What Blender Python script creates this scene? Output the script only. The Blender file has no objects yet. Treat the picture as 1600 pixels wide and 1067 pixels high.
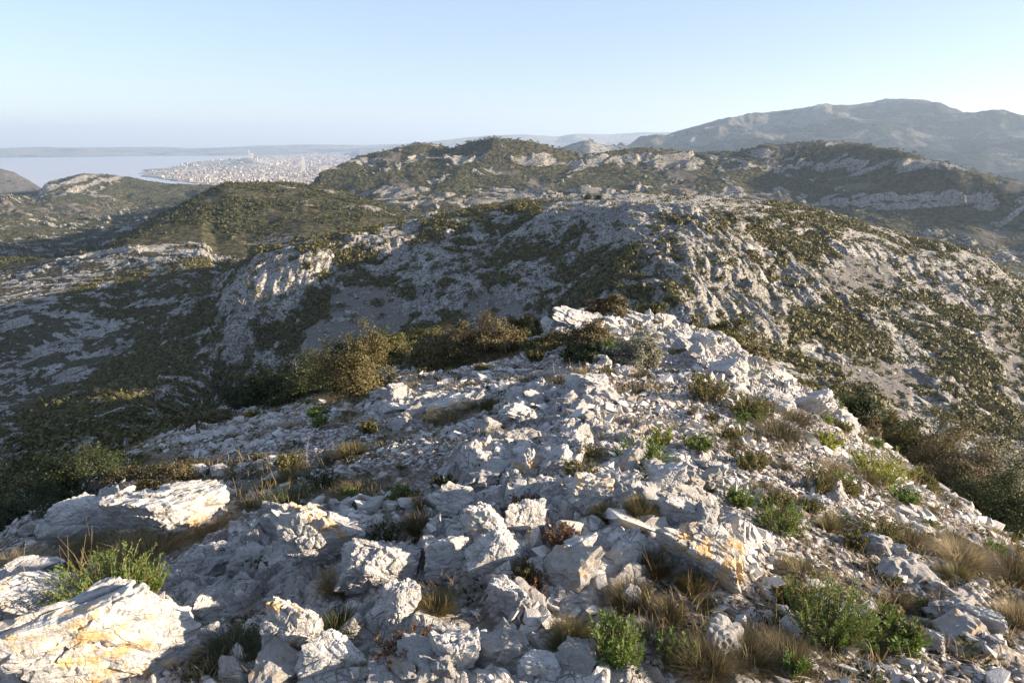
import bpy, bmesh, math, random, time
import numpy as np
T0=time.time()
HAZE=0.60e-4; EXPO=1.92
RNG=np.random.default_rng(7); random.seed(7)
sc=bpy.context.scene; COL=sc.collection
R=math.radians
# ------------------------------------------------------------------ camera model (origin = eye)
F=1067.0; PITCH=math.atan((533.5-222)/F); CP,SP=math.cos(PITCH),math.sin(PITCH)
SUN_AZ=R(97.5); SUN_EL=R(12.5)
def ray(px,py):
    u=(np.asarray(px,float)-800)/F; v=(533.5-np.asarray(py,float))/F
    x=u; y=CP+v*SP; z=-SP+v*CP
    h=np.hypot(x,y); return np.arctan2(x,y), z/h
def project(x,y,z):
    d=y*CP-z*SP; d=np.where(d<1e-3,1e-3,d)
    return 800+F*x/d, 533.5-F*(y*SP+z*CP)/d
# ------------------------------------------------------------------ noise
def _h(ix,iy,seed,iz=0):
    n=(ix.astype(np.int64)*374761393+iy.astype(np.int64)*668265263+np.int64(seed)*1274126177)
    if not isinstance(iz,int): n=n+iz.astype(np.int64)*2147483629
    n=n&0xffffffff
    n=((n^(n>>13))*1274126177)&0xffffffff
    n=((n^(n>>15))*2246822519)&0xffffffff
    return (n^(n>>16))&0xffffffff
def rnd(ix,iy,seed,iz=0): return _h(ix,iy,seed,iz)/4294967296.0
def perlin(x,y,seed=0):
    x=np.asarray(x,float); y=np.asarray(y,float)
    ix=np.floor(x); iy=np.floor(y); fx=x-ix; fy=y-iy
    u=fx*fx*fx*(fx*(fx*6-15)+10); v=fy*fy*fy*(fy*(fy*6-15)+10)
    def g(i,j,a,b):
        t=rnd(i,j,seed)*2*np.pi; return np.cos(t)*a+np.sin(t)*b
    a=g(ix,iy,fx,fy); b=g(ix+1,iy,fx-1,fy); c=g(ix,iy+1,fx,fy-1); d=g(ix+1,iy+1,fx-1,fy-1)
    return 1.4*((a*(1-u)+b*u)*(1-v)+(c*(1-u)+d*u)*v)
def fbm(x,y,o=4,seed=0,gain=.5,lac=2.03):
    s=0; a=1; t=0
    for i in range(o):
        s=s+a*perlin(x,y,seed+i*17); t+=a; a*=gain; x=x*lac+3.7; y=y*lac-1.3
    return s/t
def ridged(x,y,o=4,seed=0,gain=.5):
    s=0; a=1; t=0
    for i in range(o):
        s=s+a*(1-2*np.abs(perlin(x,y,seed+i*17))); t+=a; a*=gain; x=x*2.07+3.7; y=y*2.07-1.3
    return s/t
def worley(x,y,seed=0,tilt=0.0,jit=.9):
    """F1, F2 and the cell's random number; with tilt the cell's own sloping facet height"""
    ix=np.floor(x); iy=np.floor(y)
    f1=np.full(x.shape,9.); f2=np.full(x.shape,9.); idv=np.zeros(x.shape); tl=np.zeros(x.shape)
    for i in (-1,0,1):
        for j in (-1,0,1):
            cx=ix+i; cy=iy+j
            dx=cx+.5+jit*(rnd(cx,cy,seed)-.5)-x; dy=cy+.5+jit*(rnd(cx,cy,seed+1)-.5)-y
            d=np.hypot(dx,dy); m=d<f1
            f2=np.where(m,f1,np.minimum(f2,d)); f1=np.where(m,d,f1)
            r=rnd(cx,cy,seed+2); idv=np.where(m,r,idv)
            if tilt:
                a=r*6.283*3; tl=np.where(m,(np.cos(a)*dx+np.sin(a)*dy),tl)
    return f1,f2,idv,tl
def pn3(p,seed=0):
    i=np.floor(p); f=p-i; w=f*f*f*(f*(f*6-15)+10); s=0
    for a in (0,1):
        for b in (0,1):
            for c in (0,1):
                ii=i+np.array([a,b,c]); h=_h(ii[:,0],ii[:,1],seed,ii[:,2])
                th=(h&0xffff)/65536*2*np.pi; cz=((h>>16)&0xffff)/32768-1; sz=np.sqrt(np.maximum(0,1-cz*cz))
                d=f-np.array([a,b,c])
                g=np.cos(th)*sz*d[:,0]+np.sin(th)*sz*d[:,1]+cz*d[:,2]
                s=s+g*(w[:,0] if a else 1-w[:,0])*(w[:,1] if b else 1-w[:,1])*(w[:,2] if c else 1-w[:,2])
    return 1.5*s
def fbm3(p,o=4,seed=0,gain=.5):
    s=0;a=1;t=0
    for i in range(o):
        s=s+a*pn3(p,seed+i*13); t+=a; a*=gain; p=p*2.03+1.7
    return s/t
def worley3(p,seed=0):
    ip=np.floor(p); f1=np.full(len(p),9.); f2=np.full(len(p),9.); idv=np.zeros(len(p))
    for a in (-1,0,1):
        for b in (-1,0,1):
            for c in (-1,0,1):
                q=ip+np.array([a,b,c]); h1=rnd(q[:,0],q[:,1],seed,q[:,2]); h2=rnd(q[:,0],q[:,1],seed+5,q[:,2]); h3=rnd(q[:,0],q[:,1],seed+9,q[:,2])
                d=np.sqrt((q[:,0]+h1-p[:,0])**2+(q[:,1]+h2-p[:,1])**2+(q[:,2]+h3-p[:,2])**2); m=d<f1
                f2=np.where(m,f1,np.minimum(f2,d)); f1=np.where(m,d,f1); idv=np.where(m,rnd(q[:,0],q[:,1],seed+3,q[:,2]),idv)
    return f1,f2,idv
def sst(a,b,x):
    t=np.clip((x-a)/(b-a),0,1); return t*t*(3-2*t)
def poly_mask(px,py,pts,soft):
    pts=np.array(pts,float); ins=np.zeros(px.shape,bool); dm=np.full(px.shape,1e9)
    n=len(pts)
    for k in range(n):
        x0,y0=pts[k]; x1,y1=pts[(k+1)%n]
        if y0!=y1:
            c=((y0>py)!=(y1>py))&(px<(x1-x0)*(py-y0)/(y1-y0)+x0); ins^=c
        L=(x1-x0)**2+(y1-y0)**2; t=np.clip(((px-x0)*(x1-x0)+(py-y0)*(y1-y0))/L,0,1)
        dm=np.minimum(dm,np.hypot(px-x0-t*(x1-x0),py-y0-t*(y1-y0)))
    return sst(-soft,soft,np.where(ins,dm,-dm))
# ------------------------------------------------------------------ mesh helpers
def mesh_np(name,V,Fc,nper,smooth=False,attrs=None,mat=None,parent=None,matidx=None):
    """V (n,3), Fc flat index array, nper vertices per face"""
    me=bpy.data.meshes.new(name); V=np.ascontiguousarray(V,dtype=np.float32); Fc=np.ascontiguousarray(Fc,dtype=np.int32).ravel()
    me.vertices.add(len(V)); me.vertices.foreach_set('co',V.ravel())
    nf=len(Fc)//nper; me.loops.add(len(Fc)); me.loops.foreach_set('vertex_index',Fc)
    me.polygons.add(nf); me.polygons.foreach_set('loop_start',np.arange(0,len(Fc),nper,dtype=np.int32))
    me.polygons.foreach_set('loop_total',np.full(nf,nper,dtype=np.int32))
    me.polygons.foreach_set('use_smooth',np.full(nf,smooth,dtype=bool))
    me.update(calc_edges=True)
    for k,a in (attrs or {}).items():
        at=me.attributes.new(k,'FLOAT','POINT'); at.data.foreach_set('value',np.ascontiguousarray(a,dtype=np.float32).ravel())
    if mat:
        for m in (mat if isinstance(mat,(list,tuple)) else [mat]): me.materials.append(m)
    if matidx is not None: me.polygons.foreach_set('material_index',np.ascontiguousarray(matidx,dtype=np.int32))
    return me
def link(name,me,parent=None,loc=None,**props):
    o=bpy.data.objects.new(name,me); COL.objects.link(o)
    if parent is not None: o.parent=parent
    if loc is not None: o.location=loc
    for k,v in props.items(): o[k]=v
    return o
# ------------------------------------------------------------------ materials
class NT:
    def __init__(s,name):
        s.m=bpy.data.materials.new(name); s.m.use_nodes=True; s.t=s.m.node_tree; s.t.nodes.clear()
        s.out=s.n('ShaderNodeOutputMaterial')
    def n(s,ty,**kw):
        nd=s.t.nodes.new(ty)
        for k,v in kw.items(): setattr(nd,k,v)
        return nd
    def l(s,a,b): s.t.links.new(a,b)
    def val(s,sock,v):
        if hasattr(v,'is_output'): s.l(v,sock)
        else: sock.default_value=v
    def noise(s,vec,scale,detail=6,rough=.6,dist=0):
        nd=s.n('ShaderNodeTexNoise'); s.l(vec,nd.inputs['Vector']); nd.inputs['Scale'].default_value=scale
        nd.inputs['Detail'].default_value=detail; nd.inputs['Roughness'].default_value=rough; nd.inputs['Distortion'].default_value=dist
        return nd.outputs['Fac']
    def voro(s,vec,scale,feature='DISTANCE_TO_EDGE',rand=1.0):
        nd=s.n('ShaderNodeTexVoronoi',feature=feature); s.l(vec,nd.inputs['Vector']); nd.inputs['Scale'].default_value=scale
        nd.inputs['Randomness'].default_value=rand
        return nd.outputs['Distance']
    def ramp(s,fac,stops):
        nd=s.n('ShaderNodeValToRGB'); s.l(fac,nd.inputs['Fac']); cr=nd.color_ramp
        while len(cr.elements)<len(stops): cr.elements.new(.5)
        for e,(p,c) in zip(cr.elements,stops):
            e.position=p; e.color=(c,c,c,1) if isinstance(c,(int,float)) else (*c,1)
        return nd.outputs['Color']
    def mix(s,fac,a,b,blend='MIX'):
        nd=s.n('ShaderNodeMix',data_type='RGBA',blend_type=blend)
        for i,v in ((0,fac),(6,a),(7,b)):
            if isinstance(v,tuple): v=(*v,1)
            s.val(nd.inputs[i],v)
        return nd.outputs[2]
    def math(s,op,a,b=0.0,c=0.0):
        nd=s.n('ShaderNodeMath',operation=op)
        for i,v in enumerate((a,b,c)): s.val(nd.inputs[i],v)
        return nd.outputs[0]
    def attr(s,name): return s.n('ShaderNodeAttribute',attribute_name=name).outputs['Fac']
    def bump(s,h,strength,dist,normal=None):
        nd=s.n('ShaderNodeBump'); s.l(h,nd.inputs['Height']); nd.inputs['Strength'].default_value=strength; nd.inputs['Distance'].default_value=dist
        if normal: s.l(normal,nd.inputs['Normal'])
        return nd.outputs['Normal']
    def pos(s): return s.n('ShaderNodeNewGeometry').outputs['Position']
    def objco(s): return s.n('ShaderNodeTexCoord').outputs['Object']
    def island(s): return s.n('ShaderNodeNewGeometry').outputs['Random Per Island']
    def pr(s,color,rough=.9,normal=None,spec=.2):
        b=s.n('ShaderNodeBsdfPrincipled'); s.val(b.inputs['Base Color'],(*color,1) if isinstance(color,tuple) else color)
        s.val(b.inputs['Roughness'],rough); b.inputs['Specular IOR Level'].default_value=spec
        if normal: s.l(normal,b.inputs['Normal'])
        return b
    def end(s,b): s.l(b.outputs[0],s.out.inputs['Surface']); return s.m

def limestone(name,base=(.54,.525,.495),lichen=.5,scale=1.0,seedoff=0.0,use_world=False):
    """pale cracked limestone with grey weathering and orange lichen; scale 1 = decimetre details in metres"""
    t=NT(name); v=t.pos() if use_world else t.objco()
    mp=t.n('ShaderNodeVectorMath',operation='ADD'); t.l(v,mp.inputs[0])
    if use_world: mp.inputs[1].default_value=(seedoff,seedoff*2,0)
    else:
        oi=t.n('ShaderNodeObjectInfo'); sc_=t.n('ShaderNodeVectorMath',operation='SCALE'); sc_.inputs[0].default_value=(31,17,23)
        t.l(oi.outputs['Random'],sc_.inputs['Scale']); t.l(sc_.outputs[0],mp.inputs[1])
    v=mp.outputs[0]
    n1=t.noise(v,3.5*scale,8,.62); n2=t.noise(v,22*scale,6,.65); n3=t.noise(v,90*scale,4,.6)
    c=t.mix(t.ramp(n1,[(.32,0),(.68,1)]),tuple(x*.66 for x in base[:1])+(base[1]*.68,base[2]*.72),base)
    c=t.mix(t.ramp(n2,[(.35,.0),(.60,1)]),t.mix(.30,c,(.20,.19,.18)),c)
    # weathering pits and dark specks
    pit=t.voro(v,34*scale,'F1'); c=t.mix(t.ramp(pit,[(.0,.55),(.16,0)]),c,(.16,.15,.14))
    # cracks
    nv=t.n('ShaderNodeTexNoise'); t.l(v,nv.inputs['Vector']); nv.inputs['Scale'].default_value=4*scale; nv.inputs['Detail'].default_value=5
    ad=t.n('ShaderNodeVectorMath',operation='MULTIPLY_ADD'); t.l(nv.outputs['Color'],ad.inputs[0]); ad.inputs[1].default_value=(.28/scale,)*3; t.l(v,ad.inputs[2])
    e1=t.voro(ad.outputs[0],5.5*scale); e2=t.voro(ad.outputs[0],15*scale)
    cr1=t.math('MAXIMUM',t.ramp(e1,[(0,0),(.022,1)]),t.ramp(t.noise(v,2.6*scale,3),[(.44,1),(.56,0)])); cr2=t.math('MAXIMUM',t.ramp(e2,[(0,.35),(.035,1)]),t.ramp(t.noise(v,5.0*scale,3),[(.42,1),(.54,0)]))
    crack=t.math('MULTIPLY',cr1,cr2)
    c=t.mix(t.math('MULTIPLY_ADD',crack,-.16,.16),c,(.16,.15,.14))
    sv=t.n('ShaderNodeMapping'); t.l(v,sv.inputs[0]); sv.inputs['Rotation'].default_value=(.5,.3,.6); sv.inputs['Scale'].default_value=(1,1,5)
    st_=t.noise(sv.outputs[0],5*scale,7,.7,.8); c=t.mix(t.ramp(st_,[(.36,.55),(.46,0)]),c,(.17,.165,.16))
    if lichen>0:
        ln=t.noise(v,2.3*scale,7,.7,.6); lm=t.ramp(ln,[(.64-.10*lichen,0),(.68-.10*lichen,1)])
        fine=t.ramp(n2,[(.42,0),(.55,1)])
        oc=t.mix(t.noise(v,40*scale,3),(.50,.25,.06),(.55,.42,.20))
        c=t.mix(t.math('MULTIPLY',t.math('MULTIPLY',lm,fine),.85),c,oc)
    h=t.math('ADD',t.math('MULTIPLY',n1,.5),t.math('ADD',t.math('MULTIPLY',n2,.30),t.math('MULTIPLY',n3,.12)))
    h=t.math('ADD',h,t.math('MULTIPLY',crack,.10)); h=t.math('ADD',h,t.math('MULTIPLY',st_,.5))
    nm=t.bump(h,.85,.05/scale)
    return t.end(t.pr(c,.88,nm,.25))

def leafmat(name,c1,c2,c3=None,trans=.35,rough=.6):
    t=NT(name); i=t.island()
    stops=[(.0,c1),(.6,c2)]+([(.95,c3)] if c3 else [])
    c=t.ramp(i,stops)
    n=t.noise(t.pos(),.9,3); c=t.mix(.5,c,t.mix(n,tuple(x*.55 for x in c1),tuple(min(1,x*1.3) for x in c2)))
    b=t.pr(c,rough,None,.25); tr=t.n('ShaderNodeBsdfTranslucent'); t.l(c,tr.inputs['Color'])
    mx=t.n('ShaderNodeMixShader'); mx.inputs[0].default_value=trans; t.l(b.outputs[0],mx.inputs[1]); t.l(tr.outputs[0],mx.inputs[2])
    return t.end(mx)

M={}
M['rock']=limestone('limestone',lichen=.15)
M['rock_lichen']=limestone('limestone_lichen',lichen=1.15)
M['bark']=NT('bark'); _t=M['bark']; M['bark']=_t.end(_t.pr(_t.mix(_t.noise(_t.pos(),30),(.10,.075,.05),(.22,.18,.14)),.9))
def stonemat(lo=(.31,.30,.29),hi=(.55,.53,.50)):
    t=NT('stone_chips'); i=t.island(); v=t.pos()
    c=t.ramp(i,[(0,lo),(.35,tuple(.4*a+.6*b for a,b in zip(lo,hi))),(.75,hi),(1,tuple(x*.8 for x in hi))])
    n=t.noise(v,60,5,.65); c=t.mix(t.ramp(n,[(.35,.45),(.6,0)]),c,(.22,.21,.2))
    return t.end(t.pr(c,.9,t.bump(t.noise(v,120,4,.65),.6,.01),.2))
M['chips']=stonemat(); M['chips_grey']=stonemat((.26,.25,.235),(.38,.37,.35))
M['green_dark']=leafmat('leaf_dark_green',(.022,.034,.014),(.05,.065,.025),(.085,.09,.04))
M['green_olive']=leafmat('leaf_olive',(.07,.072,.025),(.12,.115,.04),(.19,.165,.07))
M['gold']=leafmat('leaf_golden_brown',(.085,.074,.03),(.15,.125,.05),(.24,.205,.10))
M['brown']=leafmat('leaf_brown',(.075,.062,.032),(.13,.105,.052),(.21,.18,.095))
M['bright']=leafmat('leaf_bright_green',(.06,.11,.02),(.11,.18,.035),(.20,.24,.06))
M['yellow']=leafmat('leaf_yellow_green',(.15,.18,.03),(.26,.29,.05),(.36,.36,.09))
M['grey']=leafmat('leaf_grey_green',(.13,.13,.09),(.22,.22,.16),(.38,.37,.30))
M['straw']=leafmat('dry_straw',(.20,.15,.075),(.33,.26,.14),(.45,.38,.24))
M['red']=leafmat('leaf_red_brown',(.12,.045,.03),(.16,.085,.045),(.15,.15,.05))
M['pine']=leafmat('pine_needles',(.03,.038,.015),(.07,.075,.028),(.13,.12,.045))
M['scrub']=leafmat('hill_scrub',(.045,.048,.017),(.11,.10,.034),(.18,.15,.055),.2)

def ground_mat():
    """gravel, soil and bedrock of the near ridge"""
    t=NT('limestone_ground'); v=t.pos(); rk=t.attr('rock'); sg=t.attr('soil')
    n1=t.noise(v,2.2,8,.65); n2=t.noise(v,16,7,.65); n3=t.noise(v,75,4,.65)
    base=t.mix(t.ramp(n1,[(.35,0),(.65,1)]),(.36,.35,.335),(.53,.515,.49))
    base=t.mix(t.ramp(n2,[(.38,.5),(.58,0)]),base,(.25,.235,.22))
    vc=t.n('ShaderNodeTexVoronoi'); t.l(v,vc.inputs['Vector']); vc.inputs['Scale'].default_value=26
    grav=t.mix(t.ramp(vc.outputs['Distance'],[(.2,0),(.62,1)]),t.mix(t.ramp(vc.outputs['Color'],[(.2,0),(.8,1)]),(.42,.40,.375),(.60,.58,.55)),(.14,.115,.09))
    soilc=t.mix(n2,(.085,.07,.055),(.23,.20,.165))
    grav=t.mix(t.ramp(n1,[(.50,0),(.66,.45)]),grav,soilc)
    nv=t.n('ShaderNodeTexNoise'); t.l(v,nv.inputs['Vector']); nv.inputs['Scale'].default_value=4; nv.inputs['Detail'].default_value=5
    ad=t.n('ShaderNodeVectorMath',operation='MULTIPLY_ADD'); t.l(nv.outputs['Color'],ad.inputs[0]); ad.inputs[1].default_value=(.22,)*3; t.l(v,ad.inputs[2])
    e1=t.voro(ad.outputs[0],6); e2=t.voro(ad.outputs[0],17)
    crack=t.math('MULTIPLY',t.math('MAXIMUM',t.ramp(e1,[(0,0),(.022,1)]),t.ramp(t.noise(v,2.7,3),[(.44,1),(.56,0)])),t.math('MAXIMUM',t.ramp(e2,[(0,.3),(.04,1)]),t.ramp(t.noise(v,5.2,3),[(.42,1),(.54,0)])))
    rock=t.mix(t.math('MULTIPLY_ADD',crack,-.45,.45),base,(.08,.075,.07))
    ln=t.noise(v,1.9,7,.7,.6); rock=t.mix(t.math('MULTIPLY',t.ramp(ln,[(.60,0),(.64,.8)]),t.ramp(n2,[(.42,0),(.55,1)])),rock,(.50,.30,.10))
    c=t.mix(rk,grav,rock); c=t.mix(sg,c,soilc)
    h=t.math('ADD',t.math('MULTIPLY',n2,.5),t.math('MULTIPLY',n3,.25))
    h=t.math('ADD',h,t.math('MULTIPLY',t.math('MULTIPLY',crack,rk),.35))
    h=t.math('ADD',h,t.math('MULTIPLY',t.math('SUBTRACT',1.0,rk),t.math('MULTIPLY',vc.outputs['Distance'],-.6)))
    return t.end(t.pr(c,.92,t.bump(h,.9,.045),.2))
M['ground']=ground_mat()
def hill_mat(name,s,rockc,rock2,vegc,veg2,screec,pinky=(.26,.22,.19),bumpd=1.0):
    """hillside: pale rock, low scrub, scree; s = details per metre"""
    t=NT(name); v=t.pos(); rk=t.attr('rock'); scr=t.attr('scree')
    n1=t.noise(v,.05*s,8,.62); n2=t.noise(v,.35*s,7,.66); n3=t.noise(v,1.6*s,5,.7)
    rock=t.mix(t.ramp(n1,[(.35,0),(.65,1)]),rock2,rockc)
    rock=t.mix(t.ramp(n3,[(.40,.9),(.55,0)]),rock,(.085,.08,.07)); dv=t.n('ShaderNodeTexNoise'); t.l(v,dv.inputs['Vector']); dv.inputs['Scale'].default_value=.5*s; dv.inputs['Detail'].default_value=5; dm=t.n('ShaderNodeVectorMath',operation='MULTIPLY_ADD'); t.l(dv.outputs['Color'],dm.inputs[0]); dm.inputs[1].default_value=(3.5/s,)*3; t.l(v,dm.inputs[2]); vk=t.voro(dm.outputs[0],.8*s,'F1'); rock=t.mix(t.ramp(vk,[(.5,0),(.8,.75)]),rock,(.07,.07,.05))
    veg=t.mix(t.ramp(n2,[(.3,0),(.7,1)]),vegc,veg2)
    cl=t.voro(v,.55*s,'F1'); veg=t.mix(t.ramp(cl,[(.3,0),(.75,.75)]),veg,tuple(x*.35 for x in vegc))
    # ragged border between rock and scrub
    k=t.math('ADD',rk,t.math('MULTIPLY',t.math('SUBTRACT',t.math('ADD',t.math('MULTIPLY',n2,.5),t.math('MULTIPLY',n3,.5)),.5),1.6))
    k=t.ramp(k,[(.44,0),(.54,1)])
    c=t.mix(k,veg,rock)
    sc2=t.mix(n3,tuple(x*.8 for x in screec),screec); sc2=t.mix(t.ramp(n2,[(.45,0),(.6,.5)]),sc2,pinky)
    sc2=t.mix(t.ramp(t.noise(v,3.2*s,4,.75),[(.42,.75),(.58,0)]),sc2,(.07,.065,.055))
    ks=t.ramp(t.math('ADD',scr,t.math('MULTIPLY',t.math('SUBTRACT',n2,.5),.9)),[(.45,0),(.55,1)])
    c=t.mix(ks,c,sc2)
    h=t.math('ADD',t.math('MULTIPLY',n2,.6),t.math('MULTIPLY',n3,.3)); h=t.math('SUBTRACT',h,t.math('MULTIPLY',t.math('MULTIPLY',cl,t.math('SUBTRACT',1.0,k)),.35))
    kk=t.math('MULTIPLY_ADD',ks,-.75,1.0)
    bp=t.n('ShaderNodeBump'); t.l(h,bp.inputs['Height']); t.l(kk,bp.inputs['Strength']); bp.inputs['Distance'].default_value=2.2*bumpd/s
    return t.end(t.pr(c,.95,bp.outputs[0],.1))
M['hill']=hill_mat('hill_limestone_scrub',1.0,(.52,.505,.475),(.30,.29,.27),(.05,.048,.026),(.115,.10,.06),(.20,.19,.175),(.19,.16,.135))
M['hills']=hill_mat('far_hills_scrub',.28,(.42,.40,.365),(.25,.235,.215),(.05,.052,.027),(.12,.108,.058),(.13,.115,.095),(.12,.10,.08))
M['mountain']=hill_mat('mountain_rock',.05,(.19,.175,.155),(.10,.095,.085),(.018,.024,.017),(.036,.038,.024),(.09,.08,.06),(.07,.06,.045))
M['coast']=hill_mat('coast_rock',.02,(.40,.37,.33),(.28,.26,.23),(.10,.10,.07),(.14,.13,.09),(.3,.27,.23))

# ------------------------------------------------------------------ terrain of ridges, lofted between crest and valley lines
def Z(px,az,r): pass
LN={}
LN['B']=[(-300,1067,3.2),(0,1067,2.60),(300,1067,2.25),(600,1067,1.95),(800,1067,1.86),(1000,1067,1.88),(1300,1067,2.2),(1600,1067,2.72),(1900,1067,3.4)]
LN['S']=[(-200,930,6.5),(0,838,8.0),(60,790,9.5),(120,748,11),(200,705,13),(330,648,15),(400,620,16.5),(500,592,18.5),(620,556,20),(700,545,21),(800,522,23),(850,514,25),(880,494,26),(930,486,26),(985,494,25.5),(1060,512,22),(1100,519,19.5),(1150,549,17.5),(1200,579,16),(1260,614,14.5),(1320,654,13),(1400,714,11.5),(1500,784,9.5),(1600,854,8.5),(1800,960,7.5)]
LN['F']=[(-200,880,100),(0,800,112),(120,740,132),(200,692,155),(290,650,225),(345,622,282),(420,605,272),(500,590,260),(620,560,254),(700,548,245),(800,528,228),(900,510,207),(1000,520,190),(1100,545,186),(1200,592,180),(1320,665,165),(1400,720,155),(1500,788,142),(1600,840,130),(1800,950,110)]
LN['M1']=[(-200,760,210),(0,700,235),(200,612,275),(300,580,295),(338,560,305),(360,530,308),(430,520,304),(600,480,296),(800,455,272),(900,450,246),(965,450,224),(1050,450,224),(1120,460,234),(1200,500,238),(1400,570,250),(1600,650,255),(1800,720,250)]
LN['M2']=[(-200,650,360),(0,600,370),(200,520,400),(296,505,365),(338,510,332),(360,470,336),(400,430,336),(480,412,332),(600,410,334),(800,390,320),(900,385,292),(980,385,262),(1080,380,268),(1200,395,308),(1400,455,330),(1500,478,340),(1560,500,345),(1600,530,345),(1800,600,345)]
LN['C0']=[(-200,530,470),(0,500,480),(200,452,500),(296,462,425),(337,492,345),(360,455,352),(400,405,354),(480,382,352),(640,352,382),(760,337,374),(900,329,338),(980,324,312),(1080,330,314),(1200,342,350),(1300,360,365),(1420,400,378),(1500,425,385),(1560,452,392),(1600,465,400),(1800,520,410)]
LN['C1']=[(-200,450,640),(0,440,650),(200,420,580),(296,434,480),(337,484,356),(360,447,364),(400,396,368),(480,375,374),(560,362,390),(640,347,405),(700,336,412),(760,326,420),(860,314,425),(900,309,430),(1000,305,440),(1100,309,440),(1200,320,440),(1280,332,438),(1350,352,435),(1420,374,430),(1500,391,422),(1540,404,420),(1570,428,425),(1600,444,435),(1800,500,450)]
LN['V2']=[(-200,430,720),(0,424,720),(200,385,660),(318,380,640),(340,400,620),(400,412,560),(480,404,520),(640,390,560),(800,370,620),(1000,352,700),(1200,372,700),(1400,420,650),(1545,455,600),(1600,480,600),(1800,540,600)]
LN['Bc']=[(-200,410,850),(0,408,800),(100,408,780),(160,396,760),(250,341,800),(350,291,900),(430,288,950),(500,294,950),(560,311,870),(620,336,800),(645,351,760),(750,372,750),(1000,362,900),(1200,380,850),(1600,490,800),(1800,550,800)]
LN['V3']=[(-200,415,980),(0,413,950),(100,413,950),(160,404,950),(250,362,1000),(350,312,1120),(430,306,1180),(500,312,1180),(560,331,1150),(640,365,1000),(800,376,950),(1000,362,1000),(1200,366,1000),(1400,400,950),(1545,432,900),(1600,455,900),(1800,500,900)]
LN['N']=[(-200,385,1300),(0,392,1200),(100,385,1250),(200,365,1400),(300,330,1600),(400,318,1600),(480,312,1440),(560,320,1300),(620,322,1230),(700,318,1230),(900,302,1270),(1200,322,1270),(1400,372,1200),(1600,428,1150),(1800,480,1150)]
LN['N2']=[(-200,335,1900),(0,337,1900),(100,336,2000),(200,334,2100),(300,318,2200),(400,308,2100),(475,304,1700),(495,290,1400),(560,282,1400),(700,272,1370),(900,268,1370),(1200,272,1400),(1400,308,1340),(1600,362,1290),(1800,410,1290)]
LN['C']=[(-200,308,2600),(0,306,2600),(30,304,2700),(62,300,2700),(75,286,2700),(130,273,2800),(200,278,2800),(260,289,2700),(330,291,2600),(400,300,2500),(465,304,2300),(484,294,1500),(500,274,1450),(560,247,1500),(600,237,1500),(650,225,1550),(690,228,1550),(705,233,1500),(730,224,1480),(770,217,1450),(830,223,1450),(870,234,1450),(920,242,1450),(1000,233,1500),(1080,241,1500),(1150,240,1500),(1200,228,1500),(1260,222,1500),(1330,224,1500),(1400,236,1450),(1500,264,1400),(1600,288,1400),(1800,320,1400)]
A0=R(46)
az_in=np.linspace(-A0,A0,1240)
az=np.concatenate([np.linspace(R(-128),-A0,84)[:-1],az_in,np.linspace(A0,R(128),84)[1:]])
NC=len(az)
def line(key):
    p=np.array(LN[key],float); a,e=ray(p[:,0],p[:,1]); o=np.argsort(a)
    return np.interp(az,a[o],e[o]), np.exp(np.interp(az,a[o],np.log(p[o,2])))
L={k:line(k) for k in LN}
_w=np.hanning(11)[1:-1]; _w/=_w.sum()
for _k in L:
    L[_k]=tuple(np.convolve(np.pad(q,4,mode='edge'),_w,mode='valid') for q in L[_k])
# soften the near crest line
def smooth1(a,k): 
    w=np.hanning(k+2)[1:-1]; w/=w.sum(); return np.convolve(np.pad(a,k//2,mode='edge'),w,mode='valid')[:len(a)]
eS,rS=L['S']; eS=smooth1(eS,25); rS=smooth1(rS,25); L['S']=(eS,rS)
eB,rB=L['B']
# hidden drop behind the near ridge
eF,rF=L['F']
L['V1']=(np.minimum(eS,eF)-.014-.05*(az<-.35),np.sqrt(rS*rF)*.95)
eC,rC=L['C']; L['E']=((-262/(rC*1.45)),rC*1.45)
order=['S','V1','F','M1','M2','C0','C1','V2','Bc','V3','N','N2','C','E']
nrow=[46,34,150,170,130,70,40,120,20,44,120,150,16]
E=np.array([L[k][0] for k in order]); RR=np.log(np.array([L[k][1] for k in order]))
# monotone cubic (PCHIP) slopes
h=np.diff(RR,axis=0); dl=np.diff(E,axis=0)/h
m=np.zeros_like(E); m[0]=dl[0]; m[-1]=dl[-1]
w1=2*h[1:]+h[:-1]; w2=h[1:]+2*h[:-1]
ok=(dl[1:]*dl[:-1])>0
with np.errstate(all='ignore'):
    mm=(w1+w2)/(w1/dl[:-1]+w2/dl[1:])
m[1:-1]=np.where(ok,mm,0)
rows_r=[];rows_e=[];seg_start={}
# inner rows under the camera
for t in np.linspace(.03,1,26)[:-1]:
    r=rB*t; z=-1.70+(eB*rB+1.70)*t; rows_r.append(r); rows_e.append(z/r)
seg_start['near']=len(rows_r)
NN=900
zB=eB*rB; zS=eS*rS
for t in np.linspace(0,1,NN+1)[:-1]:
    r=1/((1-t)/rB+t/rS); q=(r-rB)/(rS-rB)
    z=zB+(zS-zB)*q+.26*np.minimum(rS/13,1.3)*4*q*(1-q)*.5
    rows_r.append(r); rows_e.append(z/r)
for k,n in enumerate(nrow):
    seg_start[order[k]]=len(rows_r)
    for t in np.linspace(0,1,n+1)[:-1]:
        r=RR[k]+h[k]*t
        e=(2*t**3-3*t**2+1)*E[k]+(t**3-2*t**2+t)*h[k]*m[k]+(-2*t**3+3*t**2)*E[k+1]+(t**3-t**2)*h[k]*m[k+1]
        rows_r.append(np.exp(r)); rows_e.append(e)
rows_r.append(L['E'][1]); rows_e.append(L['E'][0])
GR=np.array(rows_r); GE=np.array(rows_e); NR=len(GR)
GX=GR*np.sin(az)[None]; GY=GR*np.cos(az)[None]; GZ=GE*GR
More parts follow.
